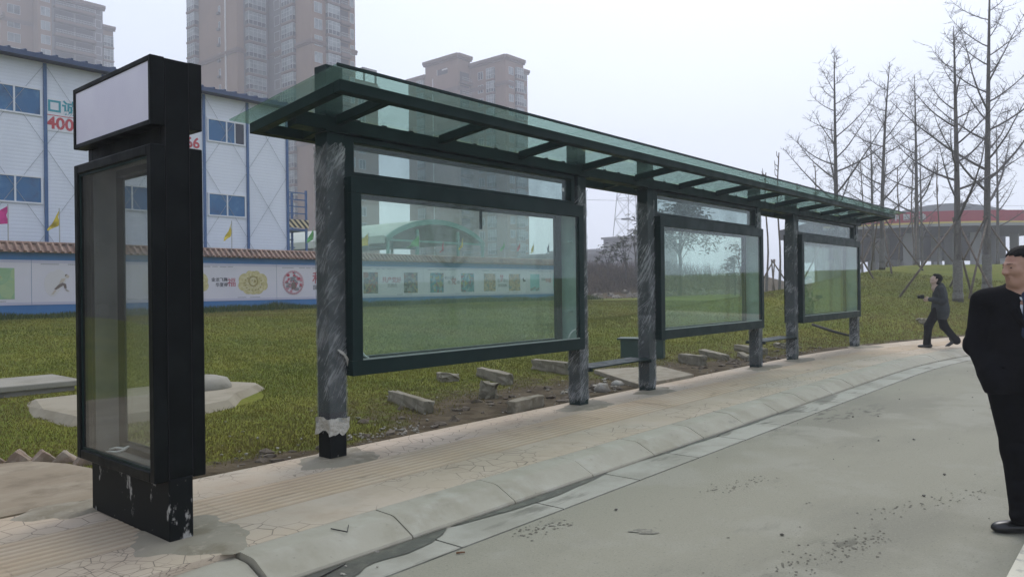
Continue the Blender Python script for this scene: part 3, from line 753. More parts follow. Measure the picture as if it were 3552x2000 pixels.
def papercut(P, cx, cz=1.83):
    flat('paper_cut', ringpolys(cx, cz, .385, .47), MPINK, P, 0)
    pe = []
    for i in range(30): a = 2*math.pi*i/30; pe += ringpolys(cx+.43*math.cos(a), cz+.43*math.sin(a), .02, .034, 7)
    flat('petal_rim', pe, MPINK2, P, 1)
    r_ = random.Random(8); b = []; d = []
    for i in range(48):
        a = r_.uniform(0, 6.28); q = .37*math.sqrt(r_.random()); (b if i%4 else d).append(circ(cx+q*math.cos(a), cz+q*math.sin(a), r_.uniform(.03,.065), 8, r_.uniform(.6,1.5), r_.random()))
    [flat('flower_print', [z_], MPINK2 if i_ % 2 else MRED, P, 2+.02*i_) for i_, z_ in enumerate(b)]; [flat('leaf_print', [z_], MGREY, P, 3+.02*i_) for i_, z_ in enumerate(d)]
    flat('vase', [[(cx-.06,cz-.0),(cx+.06,cz),(cx+.11,cz-.1),(cx+.1,cz-.2),(cx+.05,cz-.25),(cx-.05,cz-.25),(cx-.1,cz-.2),(cx-.11,cz-.1)]], MBROWN, P, 4)
    flat('bird', [[(cx-.17,cz+.2),(cx-.05,cz+.22),(cx+.08,cz+.12),(cx+.15,cz+.0),(cx+.05,cz+.03),(cx-.08,cz+.13)],[(cx-.32,cz+.02),(cx-.1,cz-.06),(cx-.15,cz-.09),(cx-.3,cz-.03)]], MGREY, P, 5)
def picture(P, x0, x1, z0, z1, m):
    mb = MB(); mb.box(x0, x1, layer(0)-.003, layer(0), z0, z1); return mb.build('picture', m, P)
PICG = picturemat('green_picture', [(.30,.45,.25),(.26,.42,.22),(.36,.48,.24),(.28,.44,.27),(.33,.46,.22)], 3)
PICD = picturemat('dark_picture', [(.16,.15,.15),(.30,.12,.09),(.10,.14,.17),(.32,.26,.15),(.26,.27,.27),(.08,.08,.09)], 9)
PICB = picturemat('teal_picture', [(.09,.25,.29),(.30,.40,.40),(.08,.13,.17),(.30,.10,.12),(.35,.33,.14),(.10,.28,.33)], 9)
PICT = picturemat('tan_picture', [(.42,.29,.18),(.50,.36,.24),(.28,.19,.13),(.16,.22,.24),(.50,.40,.28)], 10)
PICS = picturemat('sea_picture', [(.20,.46,.46),(.23,.49,.48),(.22,.47,.49),(.27,.50,.49)], 5)
PA = poster('poster', 'poster with a green picture block, far left on the blue wall', 3.4, 7.72)
picture(PA, 5.9, 7.28, 1.36, 2.27, PICG)
flat('painted_hills', [[(5.9,2.02),(6.3,2.16),(6.8,2.05),(6.95,2.0),(6.6,1.92),(5.9,1.9)]], mat('orange_print',(.42,.20,.09),.5), PA, 1)
flat('painted_figure', [[(6.2,1.62),(6.55,1.66),(6.62,2.0),(6.25,1.98)]], mat('slate_print',(.10,.17,.15),.5), PA, 2)
PB = poster('poster', 'mostly blank poster with a small kicking figure, left of the black lightbox', 7.72, 12.05)
for cx in (8.5, 11.35):
    flat('faint_wash', [circ(cx-.22, 1.80, .38, 14, .6), circ(cx-.05, 1.95, .3, 14, .7)], mat('wash_print', (.63,.60,.59), .5), PB, 0)
    flat('figure', [circ(cx+.16, 2.06, .04, 10), [(cx-.05,1.79),(cx+.05,1.84),(cx+.06,1.75),(cx-.13,1.62),(cx-.18,1.65)], [(cx+.051,1.84),(cx+.15,1.80),(cx+.17,1.67),(cx+.1,1.665),(cx+.08,1.75),(cx+.061,1.75)]], MBROWN, PB, 1)
    flat('figure_skin', [circ(cx+.19, 2.03, .05, 10), [(cx-.05,1.82),(cx+.08,1.86),(cx+.14,1.98),(cx+.02,1.96)], [(cx-.17,1.62),(cx-.12,1.6),(cx-.2,1.49),(cx-.28,1.48),(cx-.24,1.52)], [(cx+.09,1.65),(cx+.14,1.65),(cx+.16,1.58),(cx+.24,1.57),(cx+.22,1.60)]], MSAND, PB, 2)
PC = poster('poster', 'white poster with gold flower emblems and a red character', 12.05, 15.92)
medallion(PC, 12.62); medallion(PC, 14.94)
text_obj('lettering', '金龙飞舞', .155, (13.63, layer(0), 1.93), MINK, PC, bold=.0015); text_obj('lettering', '华夏得', .155, (13.71, layer(0), 1.745), MINK, PC, bold=.0015)
text_obj('red_lettering', '福', .34, (14.09, layer(0), 1.82), MRED, PC)
PD = poster('poster', 'poster with a round red paper cut of flowers and birds', 15.92, 19.7)
papercut(PD, 16.64); papercut(PD, 19.15)
text_obj('red_lettering', '和', .5, (17.75, layer(0), 1.98), MRED, PD, bold=.004); text_obj('lettering', '国泰民安', .2, (17.93, layer(0), 1.62), MINK, PD, bold=.002)
PE = poster('poster', 'poster with two dark crowded pictures beside large red characters', 19.7, 23.45)
picture(PE, 20.02, 20.8, 1.36, 2.26, PICD); picture(PE, 22.26, 23.07, 1.36, 2.26, PICD)
text_obj('red_lettering', '共产党好', .27, (21.57, layer(0), 1.92), MRED, PE); text_obj('lettering', '百姓乐', .19, (21.6, layer(0), 1.68), MGREY, PE)
PF = poster('poster', 'poster with two teal pictures either side of grey lettering', 23.45, 27.1)
picture(PF, 23.84, 24.69, 1.36, 2.26, PICB); picture(PF, 25.85, 26.75, 1.36, 2.26, PICB)
text_obj('lettering', '唱支山歌', .16, (25.08, layer(0), 2.03), MGREY, PF); text_obj('lettering', '给', .19, (25.06, layer(0), 1.82), MGREY, PF); text_obj('red_lettering', '党', .34, (25.37, layer(0), 1.86), MRED, PF); text_obj('lettering', '听', .19, (25.68, layer(0), 1.82), MGREY, PF)
PG = poster('poster', 'poster with two tan pictures and a tall red character', 27.1, 30.75)
picture(PG, 27.46, 28.32, 1.38, 2.25, PICT); picture(PG, 29.35, 30.25, 1.38, 2.25, PICT)
text_obj('red_lettering', '梦', .40, (28.8, layer(0), 2.0), MRED, PG, sx=.7); text_obj('lettering', '路上', .19, (29.1, layer(0), 1.9), MGREY, PG); text_obj('lettering', '我', .19, (28.55, layer(0), 1.9), MGREY, PG); text_obj('lettering', '欢欣鼓舞', .17, (28.85, layer(0), 1.65), MGREY, PG)
flat('swallow', [[(30.42,1.98),(30.52,2.08),(30.56,1.96),(30.74,1.9),(30.6,1.86),(30.5,1.84)]], MINK, PG, 1)
PH = poster('poster', 'poster with two pale blue seaside pictures at the right end of the wall', 30.75, 34.5)
picture(PH, 31.08, 31.85, 1.36, 2.25, PICS); picture(PH, 33.05, 33.9, 1.36, 2.25, PICS)
flat('painted_rocks', [circ(x, 1.42+.05*(i%3), .07, 8, 1.3) for i, x in enumerate((31.15,31.3,31.45,31.6,31.75,33.12,33.28,33.45,33.6,33.8))], MGREY, PH, 1)
text_obj('red_lettering', '幸福', .26, (32.62, layer(0), 1.9), MRED, PH); text_obj('lettering', '我最', .17, (32.2, layer(0), 1.97), MGREY, PH)

# pennants behind the wall
def flagcol(n, c): return mat(n, c, .7, layers=[dict(col=tuple(q*.7 for q in c), scale=4, lo=.45, hi=.65)])
FL = dict(magenta=(.62,.03,.25), yellow=(.62,.48,.03), green=(.10,.36,.10), red=(.45,.05,.06), grey=(.10,.12,.18))
FM = {k: flagcol('pennant_'+k, c) for k, c in FL.items()}
MPOLE = mat('pale_pole', (.42,.42,.40), .6)
flags = [(7.28,4.14,'magenta',.85,.95,'magenta pennant above the blue wall at the far left'),(8.66,4.12,'yellow',.32,.9,'yellow pennant hanging limp just left of the black lightbox'),(14.4,4.07,'yellow',.3,.95,'yellow pennant hanging limp between the lightbox and the first post'),
         (17.95,4.05,'green',.34,.85,'green pennant close beside the film wrapped first post'),(20.73,3.95,'yellow',.75,.9,'yellow pennant left of the curved green shed roof'),(23.68,4.02,'green',.72,.9,'green pennant under the left side of the curved roof'),
         (25.24,3.80,'red',.22,.75,'short red pennant hanging limp below the middle of the curved roof'),(26.55,4.05,'yellow',.26,.85,'narrow yellow pennant below the right side of the curved roof'),(29.64,4.05,'green',.3,.8,'pale green pennant right of the curved roof, under a brown tower'),
         (30.9,4.06,'red',.25,.8,'narrow red pennant near the right end of the wall'),(32.04,3.98,'yellow',.25,.8,'narrow yellow pennant near the right end of the wall'),(33.4,4.0,'grey',.2,.8,'dark grey pennant at the right end of the wall'),(34.5,4.0,'green',.3,.8,'green pennant above the last edge of the wall')]
for i, (x, z, c, L_, dr, lab) in enumerate(flags):
    r = thing('pennant_flag', lab, 'flag', (x, 26.0, .75), group='pennants along the wall')
    mb = MB(); mb.tube([(x,26.0,.75),(x,26.0,z+.04)], .016, 6); mb.build('pole', MPOLE, r)
    V = []; n, k = 10, 12
    for a in range(n+1):
        u_ = a/n
        for b in range(k+1):
            v_ = b/k; hgt = dr*(1-u_*.98)
            xx = x-.02-u_*L_; zz = z-.02-u_*.72*dr*(.9 if L_ > .5 else 1.0)-v_*hgt*.55
            V.append((xx+.02*math.sin(9*v_+i), 26.0+.07*math.sin(u_*7+v_*4+i)*u_, zz))
    F = [(a*(k+1)+b, (a+1)*(k+1)+b, (a+1)*(k+1)+b+1, a*(k+1)+b+1) for a in range(n) for b in range(k)]
    npmesh('cloth', np.array(V), np.array(F), FM[c], r)

# ---- white prefab dormitory
YB = 28.5
def wallmat():
    m, nt, N, L = newmat('white_sandwich_panel')
    p = N.new('ShaderNodeBsdfPrincipled'); o = N.new('ShaderNodeOutputMaterial'); L.new(p.outputs[0], o.inputs[0]); p.inputs['Roughness'].default_value = .45
    v = coordnode(nt, rnd=False)
    w = N.new('ShaderNodeTexWave'); w.wave_type = 'BANDS'; w.bands_direction = 'Z'; w.inputs['Scale'].default_value = 2.6; w.inputs['Distortion'].default_value = 0; L.new(v, w.inputs['Vector'])
    b = N.new('ShaderNodeBump'); b.inputs['Strength'].default_value = .3; b.inputs['Distance'].default_value = .008; L.new(w.outputs['Fac'], b.inputs['Height']); L.new(b.outputs[0], p.inputs['Normal'])
    mr = N.new('ShaderNodeMapRange'); mr.inputs['From Min'].default_value = .0; mr.inputs['From Max'].default_value = .12; L.new(w.outputs['Fac'], mr.inputs['Value'])
    v2 = coordnode(nt, (1.2,1,.4), rnd=False)
    c = mixc(nt, maskof(nt, v2, 'noise', .7, .4, .7, 5), (.74,.775,.83), (.68,.715,.77))
    L.new(mixc(nt, mr.outputs[0], (.67,.70,.755), c), p.inputs['Base Color'])
    return m
MPANEL = wallmat()
MBPOST = mat('blue_steel', (.035,.10,.24), .5, layers=[dict(col=(.05,.13,.27), scale=3, lo=.4, hi=.7)])
MBROOF = mat('blue_roof', (.028,.055,.125), .6, layers=[dict(col=(.045,.075,.15), scale=2, lo=.4, hi=.7)])
MPVC = mat('white_frame', (.70,.72,.74), .4)
MBGLASS = mat('blue_window', (.025,.13,.29), .2, spec=.4, layers=[dict(col=(.08,.23,.40), scale=2.2, lo=.45, hi=.75, detail=6), dict(col=(.02,.07,.16), scale=1.1, lo=.5, hi=.7)])
MBGLASS2 = mat('dark_window', (.01,.014,.03), .2)
MROD = mat('grey_rod', (.36,.39,.42), .5)
BX0, BX1 = 1.674, 18.36; ZE = 9.28
DB = thing('prefab_dormitory', 'three storey white prefab site dormitory with blue posts and roof', 'building', (9,YB,.75))
mb = MB(); mb.box(BX0, BX1, YB, YB+6, .6, ZE); mb.build('wall', MPANEL, DB)
mb = MB()
mb.add([(BX0-.3,YB-.55,ZE-.02),(BX1+.3,YB-.55,ZE-.02),(BX1+.3,YB+3,ZE+.55),(BX0-.3,YB+3,ZE+.55),(BX0-.3,YB+6.5,ZE-.02),(BX1+.3,YB+6.5,ZE-.02),
        (BX0-.3,YB-.55,ZE+.13),(BX1+.3,YB-.55,ZE+.13),(BX1+.3,YB+3,ZE+.70),(BX0-.3,YB+3,ZE+.70),(BX0-.3,YB+6.5,ZE+.13),(BX1+.3,YB+6.5,ZE+.13)],
       [(0,3,2,1),(3,4,5,2),(6,7,8,9),(9,8,11,10),(0,1,7,6),(4,10,11,5),(1,2,8,7),(2,5,11,8),(3,0,6,9),(4,3,9,10)])
x = BX0-.2
while x < BX1+.25: mb.tube([(x, YB-.56, ZE+.15), (x, YB+3, ZE+.72)], .045, 5); x += .46
mb.build('roof', MBROOF, DB)
cols = [BX0+1.854*k for k in range(10)]
for x in cols:
    mb = MB(); mb.box(x-.05, x+.05, YB-.06, YB-.001, .6, ZE-.03); mb.build('post', MBPOST, DB)
mb = MB(); mb.box(BX0, BX1, YB-.045, YB-.002, .62, .74); mb.build('base_rail', MBPOST, DB)
mb = MB()
for k in range(9):
    if 1:
        a, b = cols[k]+.05, cols[k+1]-.05
        for z0, z1 in ((.8,3.5),(3.7,6.35),(6.55,9.15)):
            mb.tube([(a,YB-.035,z0),(b,YB-.035,z1)], .007, 5); mb.tube([(a,YB-.04,z1),(b,YB-.04,z0)], .007, 5)
mb.build('cross_bracing', MROD, DB)
first = None
for k in range(9):
    if k in (1,3,5,7):
        for fl, zs in enumerate((1.62, 4.50, 7.44)):
            x0, x1 = cols[k]+.13, cols[k+1]-.10; z0, z1 = zs, zs+.93; xm = (x0+x1)/2
            fr = MB(); t = .055
            for q in ((x0,x1,z0,z0+t),(x0,x1,z1-t,z1),(x0,x0+t,z0+t,z1-t),(x1-t,x1,z0+t,z1-t),(xm-t/2,xm+t/2,z0+t,z1-t)): fr.box(q[0],q[1],YB-.05,YB-.003,q[2],q[3])
            fo = fr.build('window', MPVC, DB)
            p = MB(); p.box(x0+t, xm-t/2, YB-.02, YB-.0035, z0+t, z1-t); p.build('pane', MBGLASS, fo)
            p = MB()
            if k == 7 and fl == 2:
                xo = xm+.42*(x1-xm); p.box(xm+t/2, xo, YB-.02, YB-.0035, z0+t, z1-t); p.build('pane', MBGLASS, fo)
                p = MB(); p.box(xo+.04, x1-t, YB-.012, YB-.0035, z0+t, z1-t); q_ = p.build('open_sash', MBGLASS2, fo)
                p = MB(); p.box(xo, xo+.04, YB-.04, YB-.0035, z0+t, z1-t); p.build('sash_rail', MPVC, fo)
            else:
                p.box(xm+t/2, x1-t, YB-.02, YB-.0035, z0+t, z1-t); p.build('pane', MBGLASS, fo)
MTEAL = mat('teal_letter', (.03,.30,.36), .5); MREDL = mat('red_letter', (.50,.05,.06), .5); MWSIGN = mat('sign_white', (.70,.71,.73), .5)
mb = MB(); mb.box(9.06, 14.50, YB-.03, YB-.0025, 7.02, 8.12); SB = mb.build('sign_board', MWSIGN, DB)
text_obj('teal_lettering', '□诚', .50, (9.62, YB-.034, 7.83), MTEAL, SB, bold=.014); text_obj('red_lettering', '房', .50, (10.37, YB-.034, 7.83), MREDL, SB, bold=.012)
text_obj('red_lettering', '4000·', .56, (9.76, YB-.034, 7.27), MREDL, SB, bold=.016); text_obj('blue_lettering', '9', .56, (10.68, YB-.034, 7.27), MBPOST, SB, bold=.016)
text_obj('red_lettering', '666', .56, (14.05, YB-.034, 7.27), MREDL, SB, bold=.014)
mb = MB(); mb.box(9.08, 11.2, YB-.036, YB-.031, 7.535, 7.56); mb.build('rule_line', MREDL, SB)
# outside stair on the right gable
ST = thing('outside_stair', 'blue steel outside stair with striped landing at the end of the white dormitory', 'staircase', (18.9,YB+.5,.75))
mb = MB()
for xx in (18.46, 19.36):
    for yy in (YB+.1, YB+1.2): mb.box(xx-.04, xx+.04, yy-.04, yy+.04, .7, 5.9)
mb.build('stair_post', MBPOST, ST)
mb = MB()
for z in (4.85,5.15,5.45,5.75): mb.box(18.50, 19.32, YB+.08, YB+.12, z, z+.045)
for k in range(9): mb.box(18.50, 19.32, YB+.13+.11*k, YB+.3+.11*k, .9+.36*k, .94+.36*k)
mb.build('rail', MBPOST, ST)
def stripe():
    m, nt, N, L = newmat('hazard_stripe'); p = N.new('ShaderNodeBsdfPrincipled'); o = N.new('ShaderNodeOutputMaterial'); L.new(p.outputs[0], o.inputs[0])
    v = coordnode(nt, rnd=False); w = N.new('ShaderNodeTexWave'); w.bands_direction = 'DIAGONAL'; w.inputs['Scale'].default_value = 2.4; L.new(v, w.inputs['Vector'])
    mr = N.new('ShaderNodeMath'); mr.operation = 'GREATER_THAN'; mr.inputs[1].default_value = .5; L.new(w.outputs['Fac'], mr.inputs[0])
    L.new(mixc(nt, mr.outputs[0], (.02,.02,.02), (.62,.52,.30)), p.inputs['Base Color']); return m
mb = MB(); mb.box(18.40, 19.42, YB+.0, YB+.04, 4.25, 4.6); mb.build('striped_board', stripe(), ST)
mb = MB(); mb.box(18.42, 19.40, YB+.05, YB+1.3, 4.12, 4.2); mb.build('landing', MBPOST, ST)

# ---- green shed with curved roof
MSHED = mat('green_roof_edge', (.10,.27,.20), .6); MSHEDR = mat('pale_roof_sheet', (.42,.46,.40), .6, layers=[dict(col=(.34,.39,.33), scale=.4, lo=.4, hi=.7)])
MSHEDD = mat('shed_dark', (.03,.055,.05), .7)
SY = 47.0; sx0, sx1, ze, zp = 39.3, 50.8, 5.75, 7.45; xc = (sx0+sx1)/2
SG = thing('market_shed', 'open green framed shed with an arched roof behind the painted wall', 'shed', (xc,SY,.7))
arc = []
for i in range(21):
    t = i/20; arc.append((sx0+(sx1-sx0)*t, ze+(zp-ze)*(1-(2*t-1)**2)**.85))
n = len(arc)
mb = MB()
vs = [(x,SY,z) for x,z in arc]+[(x,SY,z-.42) for x,z in arc]+[(x,SY+.2,z) for x,z in arc]+[(x,SY+.2,z-.42) for x,z in arc]
mb.add(vs, [f for i in range(n-1) for f in ((i+n,i+1+n,i+1,i),(i,i+1,i+1+2*n,i+2*n),(i+n,i+3*n,i+1+3*n,i+1+n))]); mb.build('roof_edge', MSHED, SG)
mb = MB(); LEN = 46
mb.add([(x,SY+.21,z+.02) for x,z in arc]+[(x,SY+LEN,z+.02) for x,z in arc]+[(x,SY+.21,z-.1) for x,z in arc]+[(x,SY+LEN,z-.1) for x,z in arc], [f for i in range(n-1) for f in ((i,i+1,i+1+n,i+n),(i+2*n,i+3*n,i+1+3*n,i+1+2*n))]); mb.build('roof', MSHEDR, SG)
for yy in (SY+.1, SY+9, SY+18, SY+27):
    for xx in (sx0+.2, xc-2.4, xc+2.4, sx1-.2):
        mb = MB(); mb.box(xx-.1, xx+.1, yy-.1, yy+.1, .7, ze-.1 if abs(xx-xc) > 4 else ze+.75); mb.build('post', MSHED, SG)
mb = MB()
for yy in (SY+.1, SY+9, SY+18): mb.box(sx0, sx1, yy-.06, yy+.06, ze-.3, ze-.15)
mb.build('tie_beam', MSHED, SG)
mb = MB(); mb.box(sx0-.3, sx0-.1, SY+.1, SY+LEN, ze-.5, ze+.1); mb.build('side_gutter', MSHEDR, SG)
mb = MB(); mb.box(sx0, sx1, SY+28, SY+28.3, .6, 4.3); mb.build('rear_screen', MSHEDD, SG)
mb = MB(); mb.box(sx0+1, sx1-1.5, SY+12, SY+14, .6, 3.2); mb.build('stacked_goods', MSHEDD, SG)
# ------------------------------------------------------------------ apartment towers in the haze
MTW = mat('brown_facade', (.24,.15,.098), .85, layers=[dict(col=(.205,.127,.083), scale=.15, lo=.4, hi=.7), dict(col=(.19,.12,.085), scale=.9, lo=.52, hi=.75, stretch=(1,1,.3), amount=.6)], rnd=False)
MTG = mat('grey_facade', (.14,.125,.12), .85, layers=[dict(col=(.11,.10,.10), scale=.3, lo=.4, hi=.7)], rnd=False)
MTRIM = mat('facade_trim', (.17,.115,.09), .85)
MTFR = mat('window_frame', (.42,.43,.43), .6)
MTGL = mat('tower_glass', (.035,.045,.05), .2, spec=.4, layers=[dict(col=(.16,.18,.18), scale=.5, lo=.45, hi=.65)])
MTGL2 = mat('tower_glass_pale', (.26,.29,.29), .2, layers=[dict(col=(.14,.16,.17), scale=.6, lo=.45, hi=.65)])
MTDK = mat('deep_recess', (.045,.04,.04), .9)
MPIPE = mat('pale_pipe', (.60,.58,.55), .6)
FH = 3.0
class Face:
    """a facade strip: corner, run direction, outward normal"""
    def __init__(s, p, d, n): s.p = Vector((*p,0)); s.d = Vector((*d,0)); s.n = Vector((*n,0))
    def box(s, mb, a0, a1, n0, n1, z0, z1):
        o = s.p+s.d*a0+s.n*n0; o.z = z0
        return mb.obox(o, s.d*(a1-a0), s.n*(n1-n0), (0,0,z1-z0))
def repeat(first, kids, floors, root):
    for k in floors[1:]:
        c = first.copy(); COL.objects.link(c); c.parent = root; c.location = (first.location.x, first.location.y, FH*(k-floors[0]))
        for q in kids: d = q.copy(); COL.objects.link(d); d.parent = c
def windows(face, a0, a1, floors, root, sill=.95, h=1.5, nm=2, m=None):
    z0 = floors[0]*FH+sill; mb = MB(); t = .09
    face.box(mb, a0, a1, .005, .09, z0, z0+t); face.box(mb, a0, a1, .005, .09, z0+h-t, z0+h)
    for i in range(nm+1):
        q = a0+(a1-a0-t)*i/nm; face.box(mb, q, q+t, .005, .09, z0+t, z0+h-t)
    w = mb.build('window', MTFR, root)
    mb = MB(); face.box(mb, a0+t*.5, a1-t*.5, .004, .03, z0+t*.5, z0+h-t*.5); p = mb.build('pane', m or MTGL, w)
    repeat(w, [p], floors, root)
def balcony(face, a0, a1, floors, root, dep=1.1, glazed=True, trim=None):
    z0 = floors[0]*FH; mb = MB()
    face.box(mb, a0-.12, a1+.12, .004, dep+.1, z0-.12, z0+.14); face.box(mb, a0-.05, a1+.05, .004, dep+.04, z0-.28, z0-.121)
    if not glazed: face.box(mb, a0, a1, dep-.12, dep, z0+.1401, z0+.35)
    b = mb.build('balcony', trim or MTRIM, root); kids = []
    mb = MB(); nb = max(3, int((a1-a0)/.75)); t = .07
    if glazed:
        for zz in (.16, 1.02, 1.9, 2.52): face.box(mb, a0, a1, dep-.07, dep, z0+zz, z0+zz+t)
        for i in range(nb+1): q = a0+(a1-a0-t)*i/nb; face.box(mb, q, q+t, dep-.075, dep+.005, z0+.15, z0+2.58)
        for q in (a0, a1-t):
            for zz in (1.02, 2.52): face.box(mb, q, q+t, .01, dep-.08, z0+zz, z0+zz+t)
        kids.append(mb.build('glazing_bars', MTFR, b))
        mb = MB(); face.box(mb, a0+.03, a1-.03, .01, dep-.03, z0+1.05, z0+2.55); kids.append(mb.build('glazing', MTGL2, b))
        mb = MB(); face.box(mb, a0+.02, a1-.02, .012, dep-.04, z0+.15, z0+1.04); kids.append(mb.build('lower_glazing', MTGL, b))
    else:
        for zz in (.6, 1.05): face.box(mb, a0, a1, dep-.06, dep-.02, z0+zz, z0+zz+.05)
        n2 = int((a1-a0)/.3)
        for i in range(n2+1): q = a0+(a1-a0-.03)*i/n2; face.box(mb, q, q+.03, dep-.055, dep-.025, z0+.35, z0+1.05)
        kids.append(mb.build('railing', MTFR, b))
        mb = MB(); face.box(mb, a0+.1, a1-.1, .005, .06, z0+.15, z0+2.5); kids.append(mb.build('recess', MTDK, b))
    repeat(b, kids, floors, root)
def cornice(faces, zs, root, name='cornice', out=.35, h=.45, m=None):
    for z in zs:
        mb = MB()
        for f, a0, a1 in faces: f.box(mb, a0, a1, .003, out, z, z+h); f.box(mb, a0, a1, .003, out*.6, z-.35, z-.001)
        mb.build(name, m or MTRIM, root)
# tower behind the dormitory
ax, ay, bx, by = 73.24, 129.48, 79.66, 115.24
T1 = thing('apartment_tower', 'tall brown apartment tower running out of the top of the picture behind the dormitory', 'apartment tower', (80,122,.5), group='hazy brown apartment towers')
fl = list(range(2, 20)); top = 61
mb = MB(); mb.box(ax, bx, ay, ay+17.6, .3, top); mb.box(bx-.001, bx+9.6, by, ay+14, .3, top-.5)
mb.build('wall', MTW, T1)
mb = MB(); mb.box(bx+9.6, bx+15.4, by+.6, ay+10, .3, 41.6); LW = mb.build('low_wing', MTW, T1)
mb = MB()
for xx in (bx+12.2, bx+15.0): mb.box(xx, xx+.3, by+.8, by+1.1, 41.6, 44.2)
mb.box(bx+12.0, bx+15.4, by+.8, by+1.15, 43.9, 44.3); mb.box(bx+12.0, bx+12.3, by+.8, by+5, 43.9, 44.3); mb.build('pergola', MTG, LW)
fA = Face((ax,ay+17.6), (0,-1), (-1,0)); fB = Face((ax,ay), (1,0), (0,-1)); fC = Face((bx,ay), (0,-1), (-1,0)); fD = Face((bx,by), (1,0), (0,-1)); fE = Face((bx+9.6,by+.6), (1,0), (0,-1))
mb = MB(); fB.box(mb, 1.3, 6.4, .002, .05, .3, top); fC.box(mb, .2, 4.6, .002, .05, .3, top-.6); mb.build('grey_wall_strip', MTG, T1)
balcony(fA, .2, 3.2, fl, T1, 1.0, True); windows(fA, 10.9, 11.6, fl, T1, .6, 1.3, 1)
mb = MB(); o = fA.p+fA.d*13.6+fA.n*.12; mb.tube([(o.x,o.y,.5),(o.x,o.y,top-1)], .16, 6); mb.build('drain_pipe', MPIPE, T1)
mb = MB()
for k in fl: fA.box(mb, 10.9, 11.7, .1, .5, k*FH+.15, k*FH+.55)
mb.build('air_conditioners', MTG, T1)
balcony(fB, 1.6, 5.2, fl, T1, 1.3, True)
windows(fC, 2.2, 4.1, fl, T1, .5, 1.9, 1); balcony(fC, 5.6, 9.2, fl, T1, .7, True)
windows(fD, .5, 2.2, fl, T1, .6, 1.9, 2, MTGL2); balcony(fD, 3.0, 5.6, fl, T1, .8, True); balcony(fD, 5.9, 8.1, fl, T1, .8, False); windows(fD, 8.4, 9.3, fl, T1, .6, 1.9, 1, MTGL2)
windows(fE, 1.0, 2.6, fl[:11], T1, .6, 1.8, 2)
allf = [(fA,-.3,17.9),(fB,-.2,6.4),(fC,0,14.5),(fD,-.3,9.9)]
cornice(allf, [10.2, 28.2, 46.2], T1); cornice(allf, [top-1.2], T1, 'roof_cornice', .6, .8); cornice([(fE,0,6)], [40.6], T1)
# tower to the right of it
ax, ay, bx, by = 121.25, 119.72, 125.25, 109.0
T2 = thing('apartment_tower', 'hazy brown apartment block with stepped roof seen above the middle of the canopy', 'apartment tower', (127,116,.5), group='hazy brown apartment towers')
fl = list(range(2, 17)); top = 54.2
mb = MB(); mb.box(ax, bx, ay, ay+10.7, .3, top); mb.box(bx-.001, bx+6.1, by, ay+9, .3, top-1.6); mb.box(ax+.3, bx, ay+10.7, ay+17, .3, top-2.6); mb.box(bx+6.1, bx+8.3, by+.7, ay+8, .3, top-3.2)
mb.build('wall', MTW, T2)
fA = Face((ax,ay+10.7), (0,-1), (-1,0)); fB = Face((ax,ay), (1,0), (0,-1)); fC = Face((bx,ay), (0,-1), (-1,0)); fD = Face((bx,by), (1,0), (0,-1)); fG = Face((ax+.3,ay+17), (0,-1), (-1,0)); fE = Face((bx+6.1,by+.7), (1,0), (0,-1))
balcony(fG, 3.4, 5.6, fl, T2, .5, True); balcony(fB, .5, 3.6, fl, T2, .9, False)
mb = MB(); o = fA.p+fA.d*2.6+fA.n*.12; mb.tube([(o.x,o.y,.5),(o.x,o.y,top-4)], .15, 6); mb.build('drain_pipe', MPIPE, T2)
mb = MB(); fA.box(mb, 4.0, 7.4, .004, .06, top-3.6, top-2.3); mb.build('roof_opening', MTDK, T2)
mb = MB(); fA.box(mb, 5.6, 7.4, .061, .09, top-2.75, top-2.4); fA.box(mb, 3.95, 4.1, .061, .09, top-3.6, top-2.3); mb.build('sky_gap', MPIPE, T2)
windows(fC, 2.4, 4.0, fl, T2, .6, 1.8, 2); balcony(fC, 5.4, 7.6, fl, T2, .6, True)
windows(fD, 1.0, 2.6, fl, T2, .7, 1.7, 2, MTGL2); balcony(fD, 3.1, 5.4, fl, T2, .7, True)
windows(fE, .4, 1.8, fl, T2, .7, 1.7, 1, MTGL2)
allf = [(fA,-.3,11),(fB,-.2,4.2)]; al2 = [(fC,0,10.9),(fD,-.3,6.3)]
cornice(allf, [top-.5], T2, 'roof_cornice', .7, .7); cornice(al2, [top-2.1], T2, 'roof_cornice', .6, .7); cornice([(fG,-.3,6.3)], [top-3.1], T2, 'roof_cornice', .6, .6); cornice([(fE,0,2.5)], [top-3.7], T2, 'roof_cornice', .6, .6)
cornice(allf+al2, [46.6, 37.5, 10.4], T2)
# tower at the left edge
ax, ay = 56.25, 179.85
T3 = thing('apartment_tower', 'hazy apartment tower with wide open balconies at the top left corner', 'apartment tower', (66,190,.5), group='hazy brown apartment towers')
fl = list(range(8, 22)); top = 66
mb = MB(); mb.box(ax-6, ax, ay+3, ay+40, .3, top); mb.box(ax-.001, ax+12.9, ay, ay+22, .3, top-.4); mb.box(ax+12.9, ax+15.6, ay+1.2, ay+18, .3, top-3.9); mb.build('wall', MTW, T3)
fA = Face((ax-6,ay+40), (0,-1), (-1,0)); fB = Face((ax-6,ay+3), (1,0), (0,-1)); fC = Face((ax,ay), (1,0), (0,-1)); fE = Face((ax+12.9,ay+1.2), (1,0), (0,-1))
mb = MB(); fC.box(mb, 2.6, 12.9, .002, .05, .3, top-.5); mb.build('grey_wall_strip', MTG, T3)
windows(fA, 33.0, 35.0, fl, T3, .6, 1.8, 2); windows(fB, 1.2, 3.6, fl, T3, .5, 1.9, 2); windows(fC, .5, 2.3, fl, T3, .6, 1.9, 2, MTGL2)
